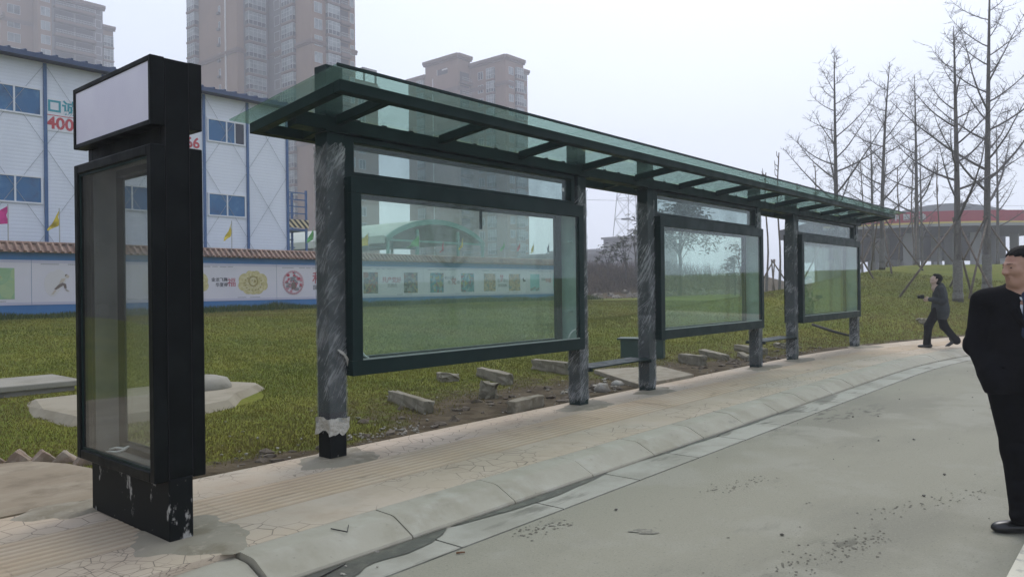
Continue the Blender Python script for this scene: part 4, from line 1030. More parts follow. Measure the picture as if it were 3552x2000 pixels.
balcony(fC, 3.0, 7.0, fl, T3, 1.2, False, MTRIM); balcony(fC, 7.2, 11.0, fl, T3, 1.2, False, MTRIM); windows(fC, 11.3, 12.6, fl, T3, .6, 1.9, 1, MTGL2)
balcony(fE, .3, 2.4, fl[:12], T3, .9, True)
cornice([(fC,-.2,13.2)], [top-1.0], T3, 'roof_cornice', 1.0, .7); cornice([(fE,0,3.0)], [top-4.6], T3, 'roof_cornice', .8, .6); cornice([(fA,-.2,40.2),(fB,-.2,6)], [top-7, top-1], T3)
# ------------------------------------------------------------------ bare trees with props, saplings, thicket, station
MBARK = mat('grey_bark', (.10,.092,.08), .9, layers=[dict(col=(.15,.14,.12), scale=6, lo=.45, hi=.68, stretch=(1,1,.3)), dict(col=(.05,.046,.04), scale=14, lo=.52, hi=.7)], bump=dict(scale=20, strength=.6, dist=.02))
MTWIG = mat('twig_bark', (.10,.09,.083), .9)
MSTAKE = mat('bamboo_prop', (.115,.088,.065), .85, layers=[dict(col=(.18,.15,.11), scale=7, lo=.45, hi=.7)])
MWRAP = mat('trunk_film', (.155,.148,.13), .5, layers=[dict(col=(.10,.094,.08), scale=12, lo=.42, hi=.62, stretch=(1,1,2.5))], bump=dict(scale=30, strength=.4, dist=.01))
def tz(x, y): return float(terrain(x, y))
def ginkgo(x, y, h, seed, label, r0=.13, clear=.24, spread=.36, lean=(0,0), nb=22, wrap=True, fine=1.0):
    q = random.Random(seed); z0 = tz(x, y); r0 *= .8
    root = thing('bare_tree', label, 'tree', (x, y, z0), group='bare winter trees on the lawn bank')
    n = 12; tp = []; tr = []
    for i in range(n+1):
        t = i/n; tp.append(Vector((x+lean[0]*t*t+.05*math.sin(3*t+seed), y+lean[1]*t*t+.05*math.cos(2.3*t+seed), z0-.1+(h+.1)*t))); tr.append(r0*(1-t)**.85*.95+.012)
    tr[0] *= 1.35
    mb = MB(); mb.tube(tp, tr, 9); mb.build('trunk', MBARK, root, smooth=True)
    def trunk(t): 
        f = t*n; i = min(int(f), n-1); return tp[i].lerp(tp[i+1], f-i)
    cr = MB(); az = q.uniform(0, 6.28)
    def twig(p, d, L_, r):
        a = p; m_ = p+d*L_*.5+Vector((q.uniform(-.04,.04),q.uniform(-.04,.04),.03*L_)); b = p+d*L_+Vector((0,0,.12*L_))
        cr.tube([a, m_, b], [r, r*.8, r*.45], 3, False)
    for k in range(nb):
        t = clear+(.965-clear)*(k/(nb-1))**.92; az += 2.4+q.uniform(-.5,.5)
        L_ = h*spread*1.32*((1-t)**.85)*q.uniform(.55,1.15)*(1.0 if k % 3 else 1.1)+.15
        p = trunk(t); el = R(q.uniform(14,38)); pts = [p]; rr = [tr[0]*.29*(1-t)**.7*(L_/(h*spread))**.4+.010]; ns = 8
        d = Vector((math.cos(az)*math.cos(el), math.sin(az)*math.cos(el), math.sin(el)))
        up = q.uniform(.05,.105)
        for i in range(ns):
            d = (d+Vector((q.uniform(-.07,.07), q.uniform(-.07,.07), up))).normalized(); pts.append(pts[-1]+d*L_/ns); rr.append(rr[0]*(1-(i+1)/ns*.82))
        cr.tube(pts, rr, 5, False)
        m = int(L_*15*fine)+3
        for j in range(m):
            f = q.uniform(.1,1)*ns; i = min(int(f), ns-1); b = pts[i].lerp(pts[i+1], f-i); td = (pts[i+1]-pts[i]).normalized()
            s_ = td.orthogonal().normalized(); s_ = Matrix.Rotation(q.uniform(0,6.28), 3, td) @ s_
            dd = (td*q.uniform(.1,.6)+s_+Vector((0,0,.25))).normalized()
            lt = q.uniform(.12,.42)*(1.6 if q.random() < .2 else 1)
            twig(b, dd, lt, .0075)
            if lt > .35 and fine >= 1:
                for _ in range(3):
                    e = b+dd*lt*q.uniform(.3,.9); s2 = Vector((q.uniform(-1,1),q.uniform(-1,1),q.uniform(-.3,1))).normalized(); twig(e, s2, q.uniform(.1,.22), .0055)
    for j in range(int(26*fine)):
        t = q.uniform(clear, 1); b = trunk(t); a = q.uniform(0,6.28); twig(b, Vector((math.cos(a), math.sin(a), .5)).normalized(), q.uniform(.15,.5), .008)
    cr.build('branches', MTWIG, root)
    if wrap:
        mb = MB(); ww = [tp[0].lerp(tp[1], .02)]; 
        for i in range(9): t = i/8*1.35/h; c = trunk(t); ww[0:0] = []; mb.v += []
        pts = [trunk(.02+i/10*1.35/h) for i in range(11)]; mb.tube(pts, [r0*(1.16 if i > 1 else 1.3)+.008*math.sin(i*2.3) for i in range(11)], 12, False); mb.build('trunk_wrap', MWRAP, root, smooth=True)
    return root
def props(x, y, label, zt=2.3, rad=1.5, n=3, a0=.4):
    z0 = tz(x, y)
    r = thing('tree_props', label, 'tree stake', (x, y, z0), group='wooden props bracing the bare trees')
    for k in range(n):
        a = a0+2*math.pi*k/n; bx_, by_ = x+rad*math.cos(a), y+rad*math.sin(a); mb = MB()
        b = Vector((bx_, by_, tz(bx_, by_)-.08)); t_ = Vector((x+.13*math.cos(a+.5), y+.13*math.sin(a+.5), z0+zt)); e = t_+(t_-b).normalized()*.35
        mb.tube([b, b.lerp(e,.5)+Vector((.02,.02,-.02)), e], [.042,.038,.032], 7); mb.build('prop', MSTAKE, r, smooth=True)
    return r
ginkgo(35.32, 11.1, 10.2, 4, 'bare tree with a broad cone shaped crown, first big tree above the canopy end', .15, .27, .40, nb=24)
ginkgo(38.75, 10.2, 9.9, 9, 'slender bare tree whose trunk rises just behind the right tip of the canopy', .14, .25, .36, (.5,-.4), nb=21)
ginkgo(30.8, 5.6, 9.8, 21, 'thick bare tree right behind the walker, long lower limbs forking below the red fascia', .17, .30, .40, nb=22)
ginkgo(33.85, 5.15, 12.6, 33, 'tallest bare tree, leaving the top of the picture near the right edge', .18, .28, .36, (.1,-.2), nb=25)
ginkgo(48.5, 13.2, 9.6, 41, 'bare tree half way between canopy tip and walker, before the red fascia', .15, .26, .34, nb=20)
ginkgo(45.6, 10.2, 10.4, 52, 'pale hazy bare tree standing between the two thick trunks and the gas station lettering', .15, .28, .34, nb=20)
ginkgo(43.3, 3.7, 9.8, 63, 'bare tree above the near man, left one of the pair at the right edge', .17, .28, .36, nb=21)
ginkgo(46.6, 3.2, 9.2, 74, 'leaning bare tree at the far right edge of the picture', .15, .26, .36, (-.3,-.9), nb=20)
ginkgo(56, 12.2, 9.0, 85, 'small faint bare tree far behind, right of the station emblem', .13, .28, .32, nb=17, wrap=False, fine=.6)
ginkgo(58, 8.2, 9.5, 96, 'small faint bare tree far behind, between the two thickest trunks', .13, .28, .32, nb=17, wrap=False, fine=.6)
props(30.8, 5.6, 'props braced against the thick tree right behind the walker', 2.7, 1.9, 3, 2.0)
props(33.85, 5.15, 'props leaning on the tallest tree near the right edge', 2.7, 1.9, 3, .9)
props(35.32, 11.1, 'props at the cone shaped tree, seen through the last glass case', 2.6, 1.8, 3, .2)
props(38.75, 10.2, 'crossed props at the slender tree behind the canopy tip', 2.6, 1.9, 4, .5)
props(48.5, 13.2, 'far crossed props left of the walker, in front of the station shop', 2.6, 1.9, 4, 1.1)
props(45.6, 10.2, 'far props just above the head of the walker', 2.6, 1.9, 4, .2)
props(43.3, 3.7, 'props above the shoulder of the near man', 2.6, 1.8, 3, .6)
def sapling(x, y, h, seed, label, r=.055):
    q = random.Random(seed); z0 = tz(x, y); root = thing('pruned_sapling', label, 'tree', (x, y, z0), group='pruned bare saplings')
    pts = [Vector((x+.06*math.sin(i*.9+seed), y+.05*math.cos(i+seed), z0-.05+(h+.05)*i/8)) for i in range(9)]
    mb = MB(); mb.tube(pts, [r*(1-.5*i/8) for i in range(9)], 7); mb.build('trunk', MSTAKE, root, smooth=True)
    mb = MB()
    for k in range(9):
        t = q.uniform(.62,.99); f = t*8; i = min(int(f),7); b = pts[i].lerp(pts[i+1], f-i); a = q.uniform(0,6.28)
        e = b+Vector((math.cos(a)*.16, math.sin(a)*.16, .12)); mb.tube([b, e, e+Vector((math.cos(a)*.03, math.sin(a)*.03, q.uniform(.1,.28)))], [.022,.02,.012], 5)
    mb.build('stub_branches', MSTAKE, root)
    mb = MB(); mb.tube([pts[0].lerp(pts[1], .1), pts[1], pts[2].lerp(pts[1], .4)], r*1.35, 8, False); mb.build('trunk_wrap', MWRAP, root)
for i, (u_, h, lab) in enumerate([((37.2,15.1), 6.4, 'pruned sapling with short stubs, left one of the pair above the canopy'), ((37.5,14.6), 7.3, 'tallest pruned sapling, right one of the pair above the canopy'), ((42.1,15.4), 6.3, 'pruned sapling topped with a fork of stubs, left of the cone shaped tree'), ((44.8,15.3), 7.6, 'thin pruned sapling close to the left of the cone shaped tree'), ((47.5,16.2), 6.4, 'short pruned sapling behind the crown of the cone shaped tree'), ((49,13.9), 7.8, 'thin pruned sapling against the trunk of the cone shaped tree'), ((52,12.6), 7.2, 'thin pruned sapling just left of the slender tree'), ((53,10.6), 6.8, 'thin pruned sapling over the station emblem'), ((51.5,11.7), 6.9, 'thin pruned sapling between slender tree and station emblem')]):
    sapling(u_[0], u_[1], h, 100+i, lab)
props(37.35, 14.85, 'low props crossed at the foot of the pruned sapling pair', 1.7, 1.1, 4, .3)

# thicket on the soil mound
MBRUSH = mat('dry_brush', (.085,.066,.056), .95, layers=[dict(col=(.15,.115,.085), scale=.8, lo=.42, hi=.66)], rnd=False)
q = np.random.default_rng(77); n = 15000
yy = q.uniform(27.5, 46, n); xx = 36+q.random(n)*34
xx = np.where(q.random(n) < .6, 40+(yy-28)*.85+q.normal(0, 4.5, n), xx)
ok = (xx > 36.2+(yy-27)*.35)&(xx < 66); xx, yy = xx[ok], yy[ok]; n = len(xx)
zz = terrain(xx, yy)-.05; hh = q.uniform(.5, 1.7, n)*(.45+1.0*fbm(xx*.22, yy*.22))*smooth(26.5, 29.5, yy)
a = q.uniform(0, 6.28, n); l = q.uniform(.1,.5,n)*hh; w = q.uniform(.012,.035,n)
P0 = np.stack([xx, yy, zz], 1); T_ = P0+np.stack([np.cos(a)*l, np.sin(a)*l, hh], 1); S_ = np.stack([np.sin(a+1)*w, -np.cos(a+1)*w, 0*w], 1)
V = np.stack([P0-S_, P0+S_, T_+S_*.35, T_-S_*.35], 1).reshape(-1,3); F = np.arange(4*n).reshape(n,4)
# side twigs
m = 26000; i = q.integers(0, n, m); f = q.uniform(.3,1,m)[:,None]; b = P0[i]*(1-f)+T_[i]*f; dv = q.normal(0,1,(m,3)); dv[:,2] = np.abs(dv[:,2])*.8; dv /= np.linalg.norm(dv,axis=1)[:,None]; L_ = q.uniform(.15,.5,m)[:,None]
s2 = np.cross(dv, q.normal(0,1,(m,3))); s2 /= np.linalg.norm(s2,axis=1)[:,None]; s2 *= .013
V2 = np.stack([b-s2, b+s2, b+dv*L_+s2*.3, b+dv*L_-s2*.3], 1).reshape(-1,3)
V = np.concatenate([V, V2]); F = np.concatenate([F, np.arange(4*m).reshape(m,4)+4*n])
tag(npmesh('thicket', V, F, MBRUSH, smooth=False), 'brown leafless thicket on the soil mound beyond the lawn', 'thicket', kind='stuff')
MSTONE = mat('rubble_stone', (.30,.275,.235), .9, layers=[dict(col=(.22,.20,.165), scale=4, lo=.42, hi=.65), dict(col=(.40,.38,.34), scale=7, lo=.5, hi=.7)], bump=dict(scale=14, strength=.5, dist=.02))
def rock(mb, c, s, seed, flatn=.6, sub=1):
    q = random.Random(seed); bm = bmesh.new(); bmesh.ops.create_icosphere(bm, subdivisions=sub, radius=1)
    ph = [q.uniform(0,6) for _ in range(6)]; rot = Matrix.Rotation(q.uniform(0,6.28),3,'Z') @ Matrix.Rotation(q.uniform(-.4,.4),3,'X')
    vs = []
    for v in bm.verts:
        d = v.co.normalized(); k = 1+.22*math.sin(3*d.x+ph[0])+.2*math.sin(4*d.y+ph[1])+.15*math.sin(5*d.z+ph[2])
        p = rot @ Vector((d.x*k*s*1.25, d.y*k*s*.9, d.z*k*s*flatn)); vs.append(p+Vector(c))
    fs = [tuple(v.index for v in f.verts) for f in bm.faces]; bm.free(); mb.add(vs, fs)
mb = MB(); q2 = random.Random(5)
for i in range(260):
    x = q2.uniform(36, 62); y = q2.uniform(25.2, 27.6)+max(0, (x-44))*.12*q2.random(); rock(mb, (x, y, tz(x,y)+.03), q2.uniform(.05,.18)*(1 if q2.random() < .85 else 1.7), i, .6)
tag(mb.build('rubble', mat('mound_stone', (.20,.18,.145), .9, layers=[dict(col=(.13,.115,.085), scale=2, lo=.42, hi=.62)])), 'pale rubble scattered at the foot of the brown mound', 'rubble', kind='stuff')
# leafy plants standing out of the thicket
MLEAF = mat('dull_leaf', (.045,.062,.032), .7, layers=[dict(col=(.075,.088,.05), scale=1.5, lo=.42, hi=.66)])
def leafy(name, label, x, y, h, cr, seed, nl=420, ls=.22, droop=.6, clumps=9):
    q = random.Random(seed); z0 = tz(x, y); r = thing(name, label, 'tree' if name == 'leafy_tree' else 'shrub', (x,y,z0))
    tips = []; mb = MB()
    base = [Vector((x,y,z0-.05)), Vector((x+.1,y,z0+h*.35)), Vector((x,y,z0+h*.55))]; mb.tube(base, [.09*h/4,.07*h/4,.055*h/4], 6)
    for k in range(clumps):
        a = q.uniform(0,6.28); e = q.uniform(.15,1); tip = Vector((x+cr*math.cos(a)*q.uniform(.3,1)*math.cos(e*1.1), y+cr*math.sin(a)*q.uniform(.3,1)*math.cos(e*1.1), z0+h*(.5+.48*e)))
        mb.tube([base[1].lerp(base[2], q.random()), (base[2]+tip)/2+Vector((0,0,-.1)), tip], [.03,.022,.012], 4); tips.append(tip)
    mb.build('stems', MTWIG, r)
    V = []; F = []
    for i in range(nl):
        t = tips[i % clumps]; p = t+Vector((q.gauss(0,1),q.gauss(0,1),q.gauss(0,.75)))*cr*.17; a = q.uniform(0,6.28); L_ = ls*q.uniform(.6,1.4)
        d = Vector((math.cos(a), math.sin(a), q.uniform(-droop,.4))).normalized(); s = d.cross(Vector((0,0,1))).normalized()*L_*.22; m_ = p+d*L_*.5+Vector((0,0,.06*L_)); e = p+d*L_+Vector((0,0,-.15*L_))
        b = len(V); V += [p, m_+s, e, m_-s]; F.append((b,b+1,b+2,b+3))
    npmesh('leaves', np.array(V), np.array(F), MLEAF, r, smooth=False)
leafy('leafy_tree', 'broad leafy evergreen seen through the second glass case', 47.5, 25.5, 6.6, 3.1, 1, 2600, .34, .7, 24)
for i, (x, y, h, lab) in enumerate([(47,29.6,3.6,'leafy plant standing tallest above the brown thicket, left one of two'), (50,30.6,4.0,'leafy plant standing tallest above the brown thicket, right one of two'), (46,30.5,2.9,'low leafy plant at the left shoulder of the brown thicket'), (54,31,3.2,'leafy plant on the thicket close to the pale lamp post'), (46,20.4,3.3,'small leafy shrub low in the right part of the second glass case'), (50,22.6,2.6,'low leafy shrub in the middle of the second glass case')]):
    leafy('leafy_shrub', lab, x, y, h, .95, 20+i, 190, .30, .7, 7)
# street lamp, pylon, low blocks far behind
MLAMP = mat('lamp_grey', (.30,.31,.32), .5)
lx, ly = 61.0, 36.6; lz = .9
r = thing('street_lamp', 'single arm street lamp beyond the thicket, left of the second shelter bay', 'street lamp', (lx,ly,lz))
mb = MB(); mb.tube([(lx,ly,lz-.2),(lx,ly,7.4)], [.11,.07], 8); mb.build('pole', MLAMP, r); mb = MB(); mb.tube([(lx,ly,7.3),(lx-.5,ly+.3,7.6),(lx-1.1,ly+.65,7.75)], .05, 6); mb.build('arm', MLAMP, r)
mb = MB(); mb.obox((lx-1.75,ly+.95,7.68), (.7,-.42,.03), (.15,.25,0), (0,0,.14)); mb.build('lamp_head', MLAMP, r, bevel=.03)
px_, py_ = 205., 126.4
r = thing('lattice_tower', 'faint steel lattice tower in the haze left of the second shelter bay', 'pylon', (px_,py_,.5)); mb = MB()
def leg(sx, sy, z): w = 4.2*(1-z/56)+1.4; return Vector((px_+sx*w, py_+sy*w, .5+z))
zs = [0,8,16,22.4,28.8,34.4]
for sx, sy in ((-1,-1),(1,-1),(1,1),(-1,1)): mb.tube([leg(sx,sy,z) for z in zs], .13, 4)
for z0, z1 in zip(zs[:-1], zs[1:]):
    c = [(-1,-1),(1,-1),(1,1),(-1,1)]
    for k in range(4):
        a, b = c[k], c[(k+1)%4]; mb.tube([leg(*a,z0), leg(*b,z1)], .07, 4); mb.tube([leg(*b,z0), leg(*a,z1)], .07, 4); mb.tube([leg(*a,z1), leg(*b,z1)], .08, 4)
mb.build('lattice', MLAMP, r)
MLOW = mat('far_concrete', (.33,.32,.32), .9, layers=[dict(col=(.27,.26,.27), scale=.2, lo=.4, hi=.7)])
def low(x, y, w, d, h, label, extra=()):
    r = thing('low_building', label, 'building', (x,y,.5)); mb = MB(); mb.box(x-w/2, x+w/2, y-d/2, y+d/2, .2, h)
    for e in extra: mb.box(*e)
    mb.build('wall', MLOW, r); mb = MB()
    for k in range(int(w/4)): mb.box(x-w/2+1+4*k, x-w/2+2.6+4*k, y-d/2-.05, y-d/2+.05, h*.45, h*.45+1.4)
    mb.build('windows', MTGL, r); mb = MB(); mb.box(x-w/2-.3, x+w/2+.3, y-d/2-.3, y+d/2+.3, h, h+.35); mb.build('roof_slab', MLOW, r)
low(108, 79, 16, 10, 6.9, 'low pale block in the haze behind the thicket, left'); low(124, 84, 18, 10, 8.2, 'long low pale block in the haze behind the middle of the thicket'); low(112, 67.5, 9, 9, 9.6, 'taller pale block in the haze beside the lattice tower')
# power line
mb = MB(); mb.tube([(70+i*6, 100-i*4.6, 16+.006*(i-12)**2) for i in range(26)], .035, 4); tag(mb.build('power_line', MLAMP), 'thin power line crossing the hazy sky low behind the shelter', 'cable')

# ---- gas station
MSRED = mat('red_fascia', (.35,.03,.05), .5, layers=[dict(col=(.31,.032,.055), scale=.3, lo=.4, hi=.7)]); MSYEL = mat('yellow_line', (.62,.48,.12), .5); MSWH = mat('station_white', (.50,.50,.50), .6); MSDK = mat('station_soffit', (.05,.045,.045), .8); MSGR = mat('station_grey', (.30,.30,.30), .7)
GS = thing('gas_station', 'gas station with a long red canopy fascia beyond the bare trees', 'gas station', (84,16,1.9))
P0, P1 = Vector((77.2,25.5,0)), Vector((93.5,4.0,0)); nseg = 24
dirv = (P1-P0).normalized(); nrm = Vector((dirv.y,-dirv.x,0)); 
if nrm.dot(Vector((-1,0,0))) < 0: nrm = -nrm
def fp(t, out=0.0):
    return P0+(P1-P0)*t+nrm*(1.4*math.sin(math.pi*t)+out)
def band(name, z0, z1, o0, m, mb=None):
    mb = MB(); vs = []
    for i in range(nseg+1):
        t = i/nseg; a, b = fp(t, o0), fp(t, o0-.25); arch = .2*math.sin(math.pi*t)-.15
        vs += [(a.x,a.y,z0+arch),(a.x,a.y,z1+arch),(b.x,b.y,z1+arch),(b.x,b.y,z0+arch)]
    fs = []
    for i in range(nseg): b = 4*i; fs += [(b,b+4,b+5,b+1),(b+1,b+5,b+6,b+2),(b+2,b+6,b+7,b+3),(b+3,b+7,b+4,b)]
    mb.add(vs, fs+[(0,1,2,3),(4*nseg+3,4*nseg+2,4*nseg+1,4*nseg)]); return mb.build(name, m, GS)
FS = band('fascia', 7.42, 8.45, 0, MSRED); band('yellow_band', 7.24, 7.41, .04, MSYEL); band('white_band', 6.98, 7.23, .02, MSGR)
mb = MB(); vs = []
for i in range(nseg+1):
    t = i/nseg; a = fp(t,-.3); b = a-nrm*15; arch = .2*math.sin(math.pi*t)-.15; vs += [(a.x,a.y,7.0+arch),(b.x,b.y,7.0+arch),(a.x,a.y,8.2+arch),(b.x,b.y,8.2+arch)]
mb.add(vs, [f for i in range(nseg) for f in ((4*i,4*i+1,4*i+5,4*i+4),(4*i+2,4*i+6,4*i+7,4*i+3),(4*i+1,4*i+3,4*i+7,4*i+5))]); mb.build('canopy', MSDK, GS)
ang = math.atan2(dirv.y, dirv.x)
def onfas(t, z): a = fp(t, .06); return (a.x, a.y, z+.2*math.sin(math.pi*t)-.15)
for ch, t in (('中',.240),('国',.276),('石',.306),('油',.329)): text_obj('lettering', ch, .66, onfas(t, 7.90), MSWH, FS, face=ang+.10, depth=.03, bold=.02)
em = MB(); c = Vector(onfas(.206, 7.90)); pu = dirv
for k in range(10):
    a0 = 2*math.pi*k/10; tri = [c+pu*.1*math.cos(a0)+Vector((0,0,.1*math.sin(a0))), c+pu*.36*math.cos(a0-.2)+Vector((0,0,.36*math.sin(a0-.2))), c+pu*.36*math.cos(a0+.2)+Vector((0,0,.36*math.sin(a0+.2)))]
    em.add([p+nrm*.03 for p in tri]+[p for p in tri], [(0,1,2),(5,4,3),(0,3,4,1),(1,4,5,2),(2,5,3,0)])
em.build('emblem', MSYEL, FS)
for t in (.12,.34,.58,.82):
    for back in (-3.5,-11.5):
        a = fp(t, back); mb = MB(); mb.box(a.x-.45, a.x+.45, a.y-.45, a.y+.45, 1.0, 6.6); mb.build('column', MSGR, GS)
# station shop behind the pumps: solid upper wall, open bays below with daylight behind
o = P0-nrm*17; bays = ((.31,.10),(.44,.06),(.53,.07),(.63,.12),(.80,.14))
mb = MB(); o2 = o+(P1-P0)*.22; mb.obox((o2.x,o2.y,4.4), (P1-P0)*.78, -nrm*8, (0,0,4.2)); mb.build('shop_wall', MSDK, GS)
cur = .22
for t0, w in bays+((1.0,0),):
    if t0 > cur:
        a = o+(P1-P0)*cur; mb = MB(); mb.obox((a.x,a.y,1.0), (P1-P0)*(t0-cur), -nrm*.4, (0,0,3.4)); mb.build('shop_pier', MSGR, GS)
    if w:
        a = o+(P1-P0)*t0; mb = MB(); mb.obox((a.x,a.y,1.0), (P1-P0)*w, -nrm*.3, (0,0,1.7)); mb.build('counter', MSGR, GS)
    cur = t0+w
for t in (.26,.46,.7):
    for back in (-4.5,):
        a = fp(t, back); mb = MB(); mb.box(a.x-.5,a.x+.5,a.y-.3,a.y+.3,1.6,3.7); mb.box(a.x-.6,a.x+.6,a.y-.45,a.y+.45,1.3,1.6); mb.build('fuel_pump', MSWH, GS, bevel=.05)
r = thing('arched_roof', 'grey arched roof rising behind the red station fascia', 'building', (100,20,2)); 
arc = [(-8+16*i/20, 1.7*(1-((i-10)/10)**2)) for i in range(21)]; mb = MB(); c0 = at0 = Vector((95,17.5,0)); vs = []
for k in (0, 14):
    for a, z in arc: p = c0+dirv*a-nrm*k; vs.append((p.x,p.y,8.6+z))
for k in (0, 14):
    for a, z in arc: p = c0+dirv*a-nrm*k; vs.append((p.x,p.y,7.6))
n = 21; mb.add(vs, [(i,i+n,i+n+1,i+1) for i in range(n-1)]+[(i,i+1,i+1+2*n,i+2*n) for i in range(n-1)]); mb.build('roof', MSGR, r)
mb = MB()
for a in (-7,0,7):
    for k in (1,13): p = c0+dirv*a-nrm*k; mb.box(p.x-.4,p.x+.4,p.y-.4,p.y+.4,1,7.7)
mb.build('columns', MSGR, r)
# dark roadside shop on the left, outside the picture; its reflection fills the pylon glass
r = thing('roadside_shop', 'dark roadside shop beyond the left edge, mirrored in the glass of the black pylon', 'building', (-9.6,24,.1))
mb = MB(); mb.box(-14,-5.2,12,36,0,7.4); mb.build('wall', mat('shop_wall',(.10,.09,.08),.8,layers=[dict(col=(.06,.055,.05),scale=.6,lo=.4,hi=.65)]), r)
mb = MB(); mb.add([(-4.6,11.4,7.2),(-4.6,36.5,7.2),(-9.6,36.5,9.4),(-9.6,11.4,9.4),(-14.6,36.5,7.2),(-14.6,11.4,7.2)], [(0,1,2,3),(3,2,4,5),(0,3,5),(1,4,2)]); mb.build('roof', mat('shop_roof',(.07,.065,.06),.8), r)
for k in range(4): mb = MB(); mb.box(-5.2,-5.16,14+5.5*k,16.2+5.5*k,.9,2.6); mb.build('shop_window', MTGL2, r)
# street trees on the other side of the road (they show only as reflections in the glass)
for i, (x, y, lab) in enumerate([(11.5,-9,'pollarded street tree on the other side of the road, nearer the shelter start'), (22,-12,'pollarded street tree on the other side of the road, farther along')]):
    r = thing('street_tree', lab, 'tree', (x,y,0)); q = random.Random(i); mb = MB(); mb.tube([(x,y,-.1),(x,y,2.4)], [.17,.13], 8)
    cl = []
    for k in range(6):
        a = k*1.05+q.random()*.4; e = Vector((x+1.2*math.cos(a), y+1.2*math.sin(a), 3.9+q.random()*.8)); mb.tube([(x,y,2.3), ((x+e.x)/2+.2*math.cos(a),(y+e.y)/2+.2*math.sin(a),2.9), e], [.09,.07,.05], 6); cl.append(e)
    mb.build('trunk', MBARK, r, smooth=True); V = []; F = []
    for e in cl:
        for _ in range(130):
            p = e+Vector((q.gauss(0,.28),q.gauss(0,.28),q.gauss(.25,.4))); a = q.uniform(0,6.28); d = Vector((math.cos(a),math.sin(a),q.uniform(-.6,.5))).normalized()*.22; s = d.cross(Vector((0,0,1))).normalized()*.06; b = len(V); V += [p,p+d*.5+s,p+d,p+d*.5-s]; F.append((b,b+1,b+2,b+3))
    npmesh('leaves', np.array(V), np.array(F), MLEAF, r, smooth=False)
